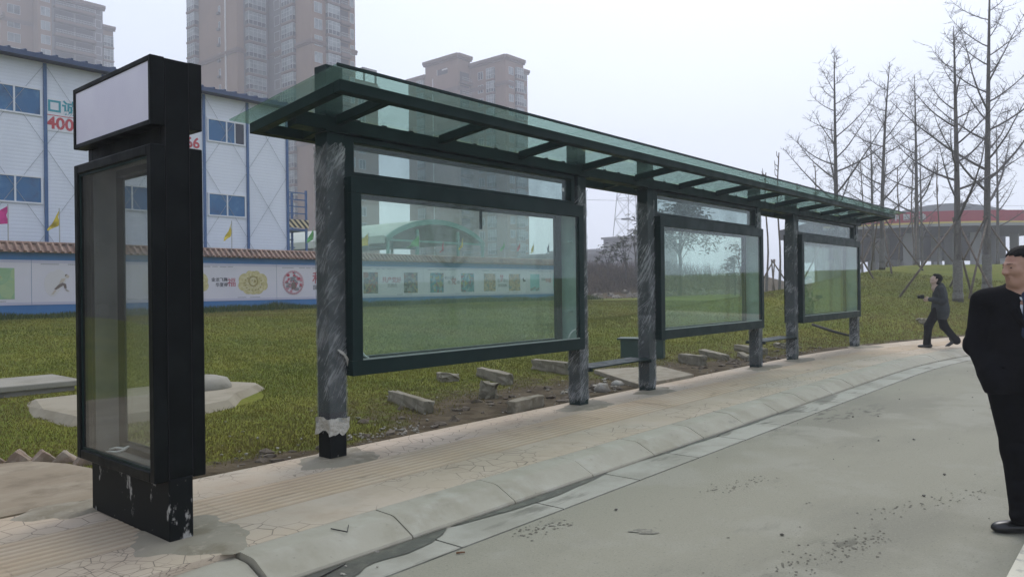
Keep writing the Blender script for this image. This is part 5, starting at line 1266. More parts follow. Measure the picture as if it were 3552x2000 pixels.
# ------------------------------------------------------------------ people: smooth implicit bodies meshed by surface nets
class Field:
    def __init__(s, lo, hi, h):
        s.lo = np.array(lo, float); s.h = h; s.n = np.ceil((np.array(hi)-s.lo)/h).astype(int)+1
        s.f = np.full(s.n, 9.0, np.float32)
    def _sub(s, lo, hi):
        a = np.clip(np.floor((np.array(lo)-s.lo)/s.h).astype(int), 0, s.n-1); b = np.clip(np.ceil((np.array(hi)-s.lo)/s.h).astype(int)+1, 1, s.n)
        if np.any(b <= a): return None, None
        ax = [s.lo[i]+s.h*np.arange(a[i], b[i]) for i in range(3)]
        return (slice(a[0],b[0]), slice(a[1],b[1]), slice(a[2],b[2])), np.meshgrid(*ax, indexing='ij')
    def put(s, lo, hi, fn, k=.03, op='u'):
        m = k+2.5*s.h; sl_, P = s._sub(np.array(lo)-m, np.array(hi)+m)
        if sl_ is None: return
        d = fn(*P).astype(np.float32); f = s.f[sl_]
        if op == 'u':
            q = np.maximum(k-np.abs(f-d), 0)/k if k else 0; s.f[sl_] = np.minimum(f, d)-q*q*k*.25
        else:
            d = -d; q = np.maximum(k-np.abs(f-d), 0)/k if k else 0; s.f[sl_] = np.maximum(f, d)+q*q*k*.25
    def cap(s, a, b, ra, rb=None, k=.03, op='u'):
        a = np.array(a, float); b = np.array(b, float); rb = ra if rb is None else rb; R_ = max(ra, rb); v = b-a; vv = v@v+1e-12
        def fn(x, y, z):
            t = np.clip(((x-a[0])*v[0]+(y-a[1])*v[1]+(z-a[2])*v[2])/vv, 0, 1)
            return np.sqrt((x-a[0]-t*v[0])**2+(y-a[1]-t*v[1])**2+(z-a[2]-t*v[2])**2)-(ra+(rb-ra)*t)
        s.put(np.minimum(a,b)-R_, np.maximum(a,b)+R_, fn, k, op)
    def ell(s, c, r, k=.03, op='u', M=None):
        c = np.array(c, float); r = np.array(r, float); Mi = np.eye(3) if M is None else np.array(M, float).T
        def fn(x, y, z):
            p = [x-c[0], y-c[1], z-c[2]]; q = [Mi[i][0]*p[0]+Mi[i][1]*p[1]+Mi[i][2]*p[2] for i in range(3)]
            k0 = np.sqrt(sum((q[i]/r[i])**2 for i in range(3))); k1 = np.sqrt(sum((q[i]/r[i]**2)**2 for i in range(3)))+1e-9
            return k0*(k0-1)/k1
        R_ = r.max() if M is not None else r
        s.put(c-R_, c+R_, fn, k, op)
    def chain(s, pts, rad, k=.03):
        for i in range(len(pts)-1): s.cap(pts[i], pts[i+1], rad[i], rad[i+1], k)
    def clip(s, p, n, k=.0):
        """remove what lies on the +n side of the plane"""
        p = np.array(p, float); n = np.array(n, float); n /= np.linalg.norm(n)
        sl_, P = s._sub(s.lo, s.lo+s.h*s.n); d = sum((P[i]-p[i])*n[i] for i in range(3)).astype(np.float32); f = s.f[sl_]; s.f[sl_] = np.maximum(f, d)
    def mesh(s):
        f = s.f; ins = f < 0; n = f.shape; c = [(i,j,k) for i in (0,1) for j in (0,1) for k in (0,1)]
        sub = lambda a, o: a[o[0]:n[0]-1+o[0], o[1]:n[1]-1+o[1], o[2]:n[2]-1+o[2]]
        cnt = sum(sub(ins, o).astype(np.int8) for o in c); act = (cnt > 0)&(cnt < 8); idx = np.full(act.shape, -1, np.int64); A = np.argwhere(act); idx[act] = np.arange(len(A))
        S_ = np.zeros((len(A),3)); W_ = np.zeros(len(A))
        for a in c:
            for ax in range(3):
                if a[ax]: continue
                b = list(a); b[ax] = 1
                fa = f[A[:,0]+a[0], A[:,1]+a[1], A[:,2]+a[2]]; fb = f[A[:,0]+b[0], A[:,1]+b[1], A[:,2]+b[2]]; m = (fa < 0) != (fb < 0)
                t = np.where(m, fa/np.where(m, fa-fb, 1), 0); p = np.tile(np.array(a, float), (len(A),1)); p[:,ax] += t; S_ += p*m[:,None]; W_ += m
        V = s.lo+s.h*(A+S_/W_[:,None]); Q = []
        for ax in range(3):
            o = [0,0,0]; o[ax] = 1; a = ins[:n[0]-o[0], :n[1]-o[1], :n[2]-o[2]]; b = ins[o[0]:, o[1]:, o[2]:]; E = np.argwhere(a != b); u_, v_ = [(1,2),(2,0),(0,1)][ax]
            E = E[(E[:,u_] > 0)&(E[:,v_] > 0)&(E[:,u_] < n[u_]-1)&(E[:,v_] < n[v_]-1)]
            du = np.zeros(3, int); du[u_] = 1; dv_ = np.zeros(3, int); dv_[v_] = 1
            g = lambda X: idx[X[:,0], X[:,1], X[:,2]]
            q = np.stack([g(E-du-dv_), g(E-dv_), g(E), g(E-du)], 1); flip = ~a[E[:,0],E[:,1],E[:,2]]; q[flip] = q[flip][:,::-1]; Q.append(q)
        return V, np.concatenate(Q)
def rotz(a): c_, s_ = math.cos(a), math.sin(a); return np.array([[c_,-s_,0],[s_,c_,0],[0,0,1]])
def rotx(a): c_, s_ = math.cos(a), math.sin(a); return np.array([[1,0,0],[0,c_,-s_],[0,s_,c_]])

MSKIN = mat('skin', (.40,.235,.165), .5, spec=.35, layers=[dict(col=(.34,.17,.125), scale=14, lo=.45, hi=.7, amount=.6)])
MSKIN2 = mat('fair_skin', (.50,.36,.29), .5, spec=.35)
MHAIR = mat('black_hair', (.006,.0055,.0055), .75, spec=.12, layers=[dict(col=(.012,.011,.010), scale=40, lo=.45, hi=.7, stretch=(1,1,.3))], bump=dict(scale=90, strength=.7, dist=.006))
MCOAT = mat('black_wool', (.006,.006,.007), .95, spec=.1, layers=[dict(col=(.008,.008,.010), scale=5, lo=.42, hi=.68)], bump=dict(scale=9, strength=.5, dist=.03, detail=3))
MTROU = mat('black_trouser', (.004,.004,.0048), .95, spec=.1, bump=dict(scale=7, strength=.5, dist=.03, detail=2))
MSHIRT = mat('white_shirt', (.66,.68,.72), .7); MTIE = mat('navy_tie', (.006,.011,.035), .5, layers=[dict(col=(.016,.03,.085), scale=60, lo=.5, hi=.6)])
MSHOE = mat('black_shoe', (.008,.008,.008), .3); MEYE = mat('dark_eye', (.012,.01,.009), .2); MLIP = mat('lips', (.31,.15,.115), .5)
MJACK = mat('charcoal_jacket', (.028,.033,.035), .85, spec=.2, layers=[dict(col=(.042,.047,.05), scale=6, lo=.42, hi=.68)], bump=dict(scale=12, strength=.5, dist=.02))
MGSH = mat('grey_shirt', (.26,.27,.27), .8)

def head(F, c, Rm, sc_=1.0):
    """face forward +y, up +z in head space; Rm turns head space into body space"""
    c = np.array(c, float); T = lambda p: c+Rm@(np.array(p, float)*sc_); E = lambda p, r, k=.02, op='u': F.ell(T(p), np.array(r)*sc_, k*sc_, op, Rm); Cp = lambda a, b, ra, rb=None, k=.015, op='u': F.cap(T(a), T(b), ra*sc_, (ra if rb is None else rb)*sc_, k*sc_, op)
    E((0,-.018,.030),(.076,.097,.088)); E((0,.028,-.030),(.063,.066,.085),.03); E((0,.052,-.092),(.034,.034,.028),.03)
    for s in (-1,1):
        Cp((s*.058,-.006,-.05),(s*.027,.05,-.098),.024,.018,.03); E((s*.043,.058,-.022),(.024,.022,.022),.025)
        Cp((s*.012,.086,.020),(s*.046,.070,.020),.0095,.008,.012); E((s*.031,.094,.004),(.017,.012,.0095),.010,'s')
        E((s*.030,.074,.003),(.0145,.013,.0105),.004); Cp((s*.018,.0865,.009),(s*.044,.0755,.007),.0035,.0035,.004)
        E((s*.013,.098,-.030),(.0095,.011,.008),.008); E((s*.078,-.006,-.008),(.009,.020,.031),.006); E((s*.083,.002,-.006),(.004,.009,.016),.004,'s')
        Cp((s*.023,.089,-.036),(s*.034,.078,-.056),.0015,.0015,.012,'s')
    Cp((0,.086,.018),(0,.108,-.025),.0085,.0125,.016); Cp((-.020,.084,-.060),(.020,.084,-.060),.0065,None,.008); Cp((-.016,.083,-.071),(.016,.083,-.071),.008,None,.008); Cp((-.025,.089,-.0655),(.025,.089,-.0655),.0022,None,.003,'s')
    Cp((0,-.022,-.06),(0,-.035,-.20),.057,.060,.03); E((0,.02,-.15),(.013,.018,.02),.02)
def hair(F, c, Rm, sc_, front, bob=False):
    c = np.array(c, float); T = lambda p: c+Rm@(np.array(p, float)*sc_)
    F.ell(T((0,-.020,.034)), np.array((.083,.103,.093))*sc_, .01, 'u', Rm)
    fy, fz = front     # hair stays above the forehead line or behind the sideburn line
    sl_, P = F._sub(F.lo, F.lo+F.h*F.n); q = [(P[i]-c[i])/sc_ for i in range(3)]
    ly = Rm[0][1]*q[0]+Rm[1][1]*q[1]+Rm[2][1]*q[2]; lz = Rm[0][2]*q[0]+Rm[1][2]*q[1]+Rm[2][2]*q[2]; lx = Rm[0][0]*q[0]+Rm[1][0]*q[1]+Rm[2][0]*q[2]
    wob = .004*np.sin(lx*190)+.003*np.sin(lx*410+1)
    a_ = fz-.25*np.abs(lx)-lz+wob; b_ = np.maximum(ly-fy, -.075-lz)+wob*.5; k = .02; h_ = np.maximum(k-np.abs(a_-b_), 0)/k
    F.f[sl_] = np.maximum(F.f[sl_]+.0022*np.sin(lx*260+ly*70)*np.sin(ly*230+lz*90), ((np.minimum(a_, b_)-h_*h_*k*.25)*sc_).astype(np.float32))
    if not bob: F.clip(T((0,-.09,-.055)), Rm@np.array((0,-.15,-1.0)))
def finger_hand(F, w, d, side, r=.0085, curl=.6, L_=.075):
    """palm and five curled digits; w wrist, d unit direction, side unit vector across the palm"""
    w = np.array(w, float); d = np.array(d, float); d /= np.linalg.norm(d); s = np.array(side, float); s -= d*(s@d); s /= np.linalg.norm(s); n = np.cross(d, s)
    for q in (-.024,-.008,.008,.024): F.cap(w+s*q*.7, w+d*.075+s*q, .014, .0125, .012)
    for i, (q, k_) in enumerate(((-.030,.78),(-.010,.95),(.010,1.0),(.030,.92))):
        a = w+d*.078+s*q; b = a+(d*math.cos(curl*.6)+n*math.sin(curl*.6))*L_*.5*k_; e = b+(d*math.cos(curl*1.5)+n*math.sin(curl*1.5))*L_*.5*k_; F.cap(a, b, r, r*.95, .004); F.cap(b, e, r*.95, r*.75, .003)
    a = w+d*.02+s*.028; b = a+(d*.6+s*.7+n*.25)*.04; e = b+(d*.9+s*.1+n*.45)*.034; F.cap(a, b, .0115, .010, .008); F.cap(b, e, .010, .008, .003)

# ---- the man in black at the right edge: local frame x = his right, y = forward, z up
def emit(F, name, m, root, Rw, loc):
    V, Q = F.mesh(); V = V@Rw.T+np.array(loc); return npmesh(name, V, Q, m, root)
man_loc = np.array((5.50, .640, 0.0)); man = thing('person', 'man in black coat, white collar and blue tie at the right edge, looking left', 'person', tuple(man_loc))
fa = R(190); Rm_w = np.array([[math.sin(fa), math.cos(fa), 0],[-math.cos(fa), math.sin(fa), 0],[0,0,1]])   # columns: right, forward, up
HC = np.array((.02,.035,1.595)); HR = rotz(R(-58))@rotx(R(-2))      # +x is his right: turning towards it is a negative turn about z
HR = rotz(-R(56))@rotx(-R(6))
F = Field((-.45,-.35,-.02),(.45,.4,1.76),.0072)
head(F, HC, HR, 1.0)
F.chain([(0,0,.9),(0,.0,1.12),(0,-.01,1.36)],[.13,.13,.12],.05); F.cap((-.14,-.015,1.40),(.14,-.015,1.40),.06,None,.06)
armR = [(.205,-.02,1.385),(.243,-.045,1.12),(.19,.07,.965)]; armL = [(-.205,-.02,1.385),(-.255,-.05,1.12),(-.19,.06,.965)]
for a in (armR, armL): F.chain(a, [.05,.042,.03], .03); finger_hand(F, a[2], (-.75*np.sign(a[0][0]),.05,-.62), (0,1,0), curl=.3, L_=.06)
legR = [(.095,.0,.90),(.045,.06,.49),(.02,.075,.09)]; legL = [(-.095,0,.90),(-.14,-.06,.49),(-.17,-.22,.10)]
for a in (legR, legL): F.chain(a, [.085,.058,.04], .05)
emit(F, 'body', MSKIN, man, Rm_w, man_loc)
Fh = Field((-.14,-.12,1.48),(.16,.2,1.75),.0055); hair(Fh, HC, HR, 1.0, (.012,.078))
for s in (-1,1): Fh.cap(HC+HR@np.array((s*.074,.012,.035)), HC+HR@np.array((s*.076,.012,-.006)), .012, .008, .01)
emit(Fh, 'hair', MHAIR, man, Rm_w, man_loc)
for s in (-1,1):
    Fe = Field(HC-.14, HC+.14, .003); p = HC+HR@np.array((s*.031,.0835,.0025)); Fe.ell(p, (.0105,.0045,.0042), .001, 'u', HR); emit(Fe, 'eye', MEYE, man, Rm_w, man_loc)
    Fe = Field(HC-.14, HC+.14, .003); Fe.cap(HC+HR@np.array((s*.014,.0945,.0245)), HC+HR@np.array((s*.046,.079,.0245)), .0030, .0020, .001); emit(Fe, 'eyebrow', MHAIR, man, Rm_w, man_loc)
Fe = Field(HC-.14, HC+.14, .0028); Fe.cap(HC+HR@np.array((-.018,.0880,-.0605)), HC+HR@np.array((.018,.0880,-.0605)), .0038, None, .002); Fe.cap(HC+HR@np.array((-.014,.0885,-.0715)), HC+HR@np.array((.014,.0885,-.0715)), .0045, None, .002); emit(Fe, 'lips', MLIP, man, Rm_w, man_loc)
# shirt collar, tie, coat, trousers, shoes
Fs = Field((-.22,-.2,1.15),(.22,.25,1.52),.0065); Fs.ell((0,-.0,1.26),(.16,.125,.22),.02); Fs.chain([(0,-.01,1.40),(0,0,1.455)],[.078,.070],.03); Fs.cap((.055,.05,1.45),(.02,.095,1.40),.018,.010,.012); Fs.cap((-.055,.05,1.45),(-.02,.095,1.40),.018,.010,.012); Fs.clip((0,.02,1.475), (0,-.35,1)); emit(Fs, 'shirt', MSHIRT, man, Rm_w, man_loc)
Ft = Field((-.08,.02,1.12),(.08,.25,1.46),.005); Ft.cap((0,.100,1.425),(0,.112,1.395),.022,.017,.01); Ft.cap((0,.118,1.385),(0,.135,1.19),.014,.026,.01); emit(Ft, 'tie', MTIE, man, Rm_w, man_loc)
Fc = Field((-.45,-.33,.74),(.45,.33,1.53),.0085)
Fc.ell((0,-.0,1.20),(.195,.140,.30),.04); Fc.ell((0,.0,.97),(.205,.155,.27),.06); Fc.cap((-.165,-.018,1.388),(.165,-.018,1.388),.078,None,.05); Fc.cap((-.15,-.02,1.40),(0,-.03,1.455),.05,.06,.05); Fc.cap((.15,-.02,1.40),(0,-.03,1.455),.05,.06,.05)
for a, sgn in ((armR,1),(armL,-1)):
    Fc.chain([np.array(p)+np.array((sgn*.006,0,0)) for p in a], [.074,.064,.058], .03)
    Fc.cap(np.array(a[1])+np.array((sgn*.03,-.02,.05)), np.array(a[1])+np.array((sgn*.035,.01,-.02)), .035, .045, .03)
    for zz in (1.02, 1.17, 1.23): Fc.ell((sgn*.335,-.04,zz),(.02,.08,.010),.02,'s')
Fc.ell((.15,.085,.92),(.085,.095,.13),.05); Fc.ell((-.15,.085,.92),(.085,.095,.13),.05); Fc.clip((0,0,.83), (0,.0,-1)); Fc.put((-.13,.0,1.20),(.13,.3,1.55), lambda x,y,z: np.maximum(np.maximum(np.abs(x)-(z-1.25)*.27, .105-y), 1.22-z), .008, 's')
Fc.cap((0,-.04,1.47),(0,-.04,1.60),.066,.05,.004,'s')
for s in (-1,1): Fc.chain([(s*.02,-.100,1.485),(s*.085,-.045,1.475),(s*.088,.045,1.42),(s*.055,.125,1.33),(s*.012,.158,1.24)], [.019,.020,.020,.017,.012], .012)
Fc.cap((.01,.163,1.22),(.012,.165,.86),.006,None,.012,'s')
for s in (-1,1): Fc.cap((s*.1,.165,.98),(s*.19,.115,1.01),.006,None,.010,'s')
emit(Fc, 'coat', MCOAT, man, Rm_w, man_loc)
Fb = Field((-.42,-.42,.0),(.42,.42,1.02),.009)
Fb.ell((0,0,.91),(.175,.135,.12),.04)
for a in (legR, legL): Fb.chain([np.array(p)*np.array((1,1,1)) for p in a], [.118,.086,.070], .04); Fb.ell(np.array(a[2])+np.array((0,.03,.02)), (.076,.085,.045), .02); Fb.ell(np.array(a[1])+np.array((0,-.05,-.1)), (.06,.06,.05), .04)
for z in (.2,.32,.55): Fb.ell((.02+.0,.16,z),(.09,.03,.012),.03,'s')
Fb.clip((0,0,.055), (0,0,-1)); emit(Fb, 'trousers', MTROU, man, Rm_w, man_loc)
def shoe(root, Rw, loc, ank, ang, pitch=0, L_=.27, name='shoe'):
    Fz = Field((-.35,-.35,-.06),(.35,.35,.35),.0065); M_ = rotz(ang)@rotx(pitch); P = lambda p: M_@np.array(p, float)
    Fz.ell(P((0,-.035,.045)),(.040,.062,.048),.03,'u',M_); Fz.ell(P((0,.07,.035)),(.046,.10,.036),.04,'u',M_); Fz.ell(P((0,.135,.028)),(.042,.055,.026),.03,'u',M_); Fz.cap(P((0,-.03,.06)),P((0,-.025,.11)),.040,.042,.02)
    Fz.clip(P((0,0,.002)), M_@np.array((0,0,-1))); V, Q = Fz.mesh(); V = V+np.array(ank); V = V@Rw.T+np.array(loc); npmesh(name, V, Q, MSHOE, root)
shoe(man, Rm_w, man_loc, (legR[2][0], legR[2][1]-.02, .0), -R(62)); shoe(man, Rm_w, man_loc, (legL[2][0], legL[2][1], .0), R(8))

# ---- the walker on the pavement
wl = np.array((18.3, 3.66, .121)); wk = thing('person', 'person in a charcoal jacket and dark trousers striding across the pavement', 'person', tuple(wl))
fb = R(103); Rw_ = np.array([[math.sin(fb), math.cos(fb), 0],[-math.cos(fb), math.sin(fb), 0],[0,0,1]])   # x = right, y = forward
WC = np.array((0,.055,1.47)); WR = rotz(R(14))@rotx(R(20))
F = Field((-.42,-.5,-.02),(.42,.55,1.65),.0078)
head(F, WC, WR, .97)
F.chain([(0,0,.84),(0,.0,1.03),(0,-.005,1.23)],[.115,.11,.105],.05); F.cap((-.13,-.02,1.27),(.13,-.02,1.27),.055,None,.05)
aR = [(.185,-.03,1.255),(.225,-.10,1.01),(.10,.17,1.03)]; aL = [(-.185,-.03,1.255),(-.215,-.07,1.00),(-.085,.19,1.04)]
for a in (aR, aL): F.chain(a, [.045,.038,.028], .03)
finger_hand(F, aR[2], (-.45,.8,.0), (0,0,1), .009, .9); finger_hand(F, aL[2], (.35,.85,-.02), (0,0,1), .009, .9)
lL = [(-.09,.02,.84),(-.085,.21,.47),(-.08,.24,.09)]; lR = [(.09,.0,.84),(.095,-.09,.46),(.095,-.32,.145)]
for a in (lL, lR): F.chain(a, [.08,.055,.038], .05)
emit(F, 'body', MSKIN2, wk, Rw_, wl)
Fh = Field((-.16,-.16,1.3),(.16,.2,1.66),.0065); hair(Fh, WC, WR, 1.0, (.03,.060), True)
q = lambda p: WC+WR@np.array(p, float)
Fh.ell(q((0,-.055,-.045)),(.075,.062,.085),.03,'u',WR); Fh.cap(q((-.06,-.05,-.06)),q((.06,-.05,-.06)),.035,None,.03); Fh.cap(q((-.05,.06,.085)),q((.06,.05,.075)),.022,.02,.03)
emit(Fh, 'hair', MHAIR, wk, Rw_, wl)
for s in (-1,1): Fe = Field(WC-.14, WC+.14, .004); Fe.ell(q((s*.030,.081,.003)), (.011,.005,.0045), .001, 'u', WR); emit(Fe, 'eye', MEYE, wk, Rw_, wl)
Fj = Field((-.42,-.38,.58),(.42,.32,1.40),.009)
Fj.ell((0,-.015,1.09),(.20,.15,.26),.04); Fj.ell((0,-.02,.82),(.215,.18,.30),.05); Fj.cap((-.145,-.022,1.258),(.145,-.022,1.258),.070,None,.05); Fj.cap((0,-.045,1.28),(0,-.03,1.33),.075,.07,.04)
for a, sgn in ((aR,1),(aL,-1)):
    b = np.array(a[2])*.92+np.array(a[1])*.08; Fj.chain([a[0],a[1],b], [.070,.062,.048], .03); Fj.cap(a[1], np.array(a[1])+np.array((0,-.03,.02)), .06, .05, .03)
Fj.clip((0,0,.615), (0,.12,-1)); Fj.put((-.09,.0,.72),(.09,.3,1.5), lambda x,y,z: np.maximum(np.abs(x+.02)-(.045+(z-.75)*.03), .088-y), .01, 's'); Fj.cap((0,.0,1.30),(0,.05,1.45),.058,.06,.01,'s')
for zz in (.84,): Fj.cap((.212,-.09,zz),(.205,.06,zz),.008,None,.012,'s'); Fj.cap((.21,-.09,1.11),(.19,.06,1.11),.006,None,.012,'s')
Fj.cap((.2,-.1,.87),(.205,.06,.87),.012,None,.012)
emit(Fj, 'jacket', MJACK, wk, Rw_, wl)
Fs = Field((-.15,-.05,.72),(.15,.2,1.36),.008); Fs.ell((0,-.005,1.03),(.12,.110,.30),.03); Fs.cap((0,.0,1.24),(0,.015,1.31),.055,.05,.02); emit(Fs, 'shirt', MGSH, wk, Rw_, wl)
Fb = Field((-.3,-.6,.0),(.3,.5,.95),.0095); Fb.ell((0,0,.83),(.165,.13,.13),.04)
for a in (lL, lR): Fb.chain(a, [.108,.082,.070], .04); Fb.cap(np.array(a[2])+np.array((0,.0,.03)), a[2], .072, .076, .02)
Fb.clip((.0,.24,.062), (0,0,-1)); emit(Fb, 'trousers', MTROU, wk, Rw_, wl)
shoe(wk, Rw_, wl, (lL[2][0], lL[2][1]-.01, .0), 0); shoe(wk, Rw_, wl, (lR[2][0], lR[2][1]+.055, .085), 0, -R(38))
pm = MB(); pc = Rw_@np.array((.0,.30,1.05))+wl; dx_ = Rw_@np.array((1,0,0)); dy_ = Rw_@np.array((0,1,0)); o_ = pc-dx_*.06-dy_*.02
pm.obox(tuple(o_), tuple(dx_*.13), tuple(dy_*.075), (0,0,.085)); pm.tube([tuple(pc+dy_*.055+Vector((0,0,.04))), tuple(pc+dy_*.11+Vector((0,0,.04)))], .034, 14)
tag(pm.build('camera_device', MBLACK, bevel=.006), 'small black camera held in the hands of the walker', 'camera')
# ------------------------------------------------------------------ loose blocks, slabs, litter on the lawn and road
MBLK = mat('old_kerb_block', (.22,.195,.14), .9, layers=[dict(col=(.15,.13,.085), scale=4, lo=.42, hi=.66, detail=6), dict(col=(.29,.27,.21), scale=9, lo=.52, hi=.72)], bump=dict(scale=25, strength=.5, dist=.012))
def block(name, cat, label, x, y, L_, w, h, ang, seed, tilt=(0,0), sink=.03, m=None, group=None, chip=.02):
    q = random.Random(seed); bm = bmesh.new(); bmesh.ops.create_cube(bm, size=1)
    bmesh.ops.scale(bm, vec=(L_,w,h), verts=bm.verts); bmesh.ops.subdivide_edges(bm, edges=bm.edges[:], cuts=3, use_grid_fill=True)
    for v in bm.verts: v.co += Vector((q.gauss(0,1), q.gauss(0,1), q.gauss(0,.7)))*chip*.35
    Mx = Matrix.Rotation(ang,4,'Z') @ Matrix.Rotation(tilt[0],4,'X') @ Matrix.Rotation(tilt[1],4,'Y'); bmesh.ops.transform(bm, matrix=Mx, verts=bm.verts)
    me = bpy.data.meshes.new(name); bm.to_mesh(me); bm.free()
    o = mkobj(name, me, m or MBLK, None, bevel=.008, seg=1, org=Vector((x, y, tz(x,y)+h/2-sink)))
    return tag(o, label, cat, group)
g_ = 'old kerb blocks lying on the lawn'
block('kerb_block', 'concrete block', 'tan kerb block lying askew on the lawn, nearest to the first post', 6.05, 6.85, 1.12, .13, .20, math.atan2(1.25,.42), 1, (.12,0), .07, None, g_)
block('kerb_block', 'concrete block', 'tan kerb block with a dark end under the middle of the first glass case', 8.55, 7.75, 1.25, .14, .20, math.atan2(1.15,.6), 2, (.05,.02), .05, None, g_)
block('kerb_block', 'concrete block', 'pale kerb block on its side just left of the second post', 9.95, 7.75, 1.05, .13, .22, math.atan2(1.0,.36), 3, (0,.02), .04, None, g_)
block('kerb_block', 'concrete block', 'tan block half sunk in the pavement edge by the second post', 6.72, 5.60, .62, .12, .2, .12, 4, (.05,.0), .07, None, g_)
block('kerb_block', 'concrete block', 'pale kerb block right of the third post, under the second glass case', 12.45, 6.45, .62, .16, .2, math.atan2(.55,.25), 5, (0,0), .03, None, g_)
block('kerb_block', 'concrete block', 'flat long kerb block below the right part of the second glass case', 13.9, 6.75, 1.35, .16, .14, math.atan2(1.0,1.0), 6, (0,0), .03, None, g_)
block('kerb_block', 'concrete block', 'flat kerb block lying beside the fourth post', 15.2, 6.55, 1.2, .18, .16, math.atan2(.9,.8), 7, (0,0), .03, None, g_)
block('kerb_block', 'concrete block', 'thin kerb piece farthest right under the second glass case', 14.0, 6.15, .9, .12, .12, math.atan2(.6,.9), 8, (0,0), .03, None, g_)
block('broken_slab', 'concrete chunk', 'small flat broken slab on the grass under the first glass case', 8.15, 8.35, .5, .28, .13, 1.0, 9, (.1,.1), .03, None, None, .05)
block('broken_chunk', 'concrete chunk', 'squat broken concrete chunk in front of the dark ended block', 7.2, 6.62, .24, .2, .22, .6, 10, (.1,.15), .03, None, None, .06)
block('broken_slab', 'concrete chunk', 'broken slab on the verge between the last two posts', 16.6, 6.35, .55, .3, .12, .8, 12, (.1,.1), .03, None, None, .05)
block('broken_slab', 'concrete chunk', 'low broken slab on the grass edge right of the walker', 24.2, 5.2, .9, .3, .16, .4, 13, (.05,.05), .03, None, None, .05)
# cracked concrete pad beside the third post
mb = MB(); po = [(10.2,7.05),(9.55,6.2),(9.02,5.49),(9.6,5.44),(10.5,5.42),(11.3,6.45),(10.8,6.75)]; mb.prism(po, .06, .165, 'xy')
tag(mb.build('concrete_pad', MCEM, bevel=.01), 'cracked flat concrete pad in the lawn beside the third post', 'concrete pad')
# inspection cover and apron on the left
MSLAB = mat('slab_concrete', (.25,.235,.19), .85, layers=[dict(col=(.19,.175,.135), scale=2.5, lo=.42, hi=.68, detail=6), dict(col=(.20,.19,.16), scale=12, lo=.6, hi=.72)], bump=dict(scale=25, strength=.3, dist=.01))
MBRK = mat('grey_brick_side', (.22,.205,.175), .9, layers=[dict(col=(.15,.14,.12), scale=5, lo=.45, hi=.65)], bump=dict(scale=25, strength=.4, dist=.01))
cs = thing('inspection_chamber', 'raised concrete slab cover on a low masonry base at the left edge', 'concrete cover', (2.5,11.9,.1))
mb = MB(); mb.box(.6, 4.05, 11.32, 12.5, .235, .315); mb.build('cover_slab', MSLAB, cs, bevel=.015)
mb = MB(); mb.box(.55, 3.98, 11.28, 12.45, .05, .145); mb.build('footing', MBRK, cs, bevel=.012)
mb = MB(); mb.box(.68, 3.95, 11.37, 12.4, .1455, .2345)
x = .9
while x < 3.9: mb.box(x, x+.012, 11.364, 11.3705, .15, .23); x += .42
mb.build('masonry_base', MBRK, cs)
mb = MB(); po = [(3.15,10.8),(2.9,9.7),(2.95,8.75),(3.4,8.4),(4.3,8.35),(4.75,8.5),(5.15,9.05),(5.9,9.7),(6.0,9.95),(5.75,10.65),(4.9,10.95)]
n = len(po); cx, cy = 4.3, 9.7
vs = [(x,y,tz(x,y)-.03) for x,y in po]+[(cx+(x-cx)*.9, cy+(y-cy)*.9, .19) for x,y in po]+[(cx,cy,.20)]
mb.add(vs, [(i,(i+1)%n,n+(i+1)%n,n+i) for i in range(n)]+[(n+i,n+(i+1)%n,2*n) for i in range(n)])
tag(mb.build('concrete_apron', mat('apron_concrete',(.26,.23,.165),.9,layers=[dict(col=(.20,.172,.115),scale=2,lo=.42,hi=.68,detail=6)],bump=dict(scale=20,strength=.3,dist=.005))), 'rough poured concrete apron in the grass behind the black lightbox', 'concrete pad')
mb = MB(); pts = [(0,.0),(.42,.0),(.42,.10),(.36,.19),(.22,.23),(0,.235)]
vs = []; ns = 20
for i in range(ns):
    a = 2*math.pi*i/ns
    for r_, z in pts: vs.append((5.02+r_*math.cos(a), 9.95+r_*.9*math.sin(a), .13+z))
k = len(pts); mb.add(vs, [(i*k+j, ((i+1)%ns)*k+j, ((i+1)%ns)*k+j+1, i*k+j+1) for i in range(ns) for j in range(k-1)])
tag(mb.build('manhole_collar', MSLAB, smooth=True), 'round concrete manhole collar rising from the apron right of the lightbox', 'manhole')
# saw tooth brick edging along the side path
MBR = mat('edging_brick', (.23,.165,.115), .9, layers=[dict(col=(.33,.28,.21), scale=6, lo=.45, hi=.65), dict(col=(.12,.09,.065), scale=3, lo=.52, hi=.7)], bump=dict(scale=25, strength=.5, dist=.01))
ed = [((1.72,7.42),0),((1.90,7.34),0),((2.07,7.24),0),((2.21,7.1),0),((2.32,6.93),0),((2.40,6.73),0)]
nm = ['farthest left','second from the left','third from the left','fourth from the left','second from the lightbox foot','nearest the lightbox foot']
for i, ((x, y), _) in enumerate(ed):
    block('edging_brick', 'brick', 'brick on edge bordering the side path, '+nm[i], x, y, .17, .09, .2, math.atan2(-.2,.3)+.5*(i%2), 40+i, (.0,.72), .12, MBR, 'saw tooth brick edging', .015)
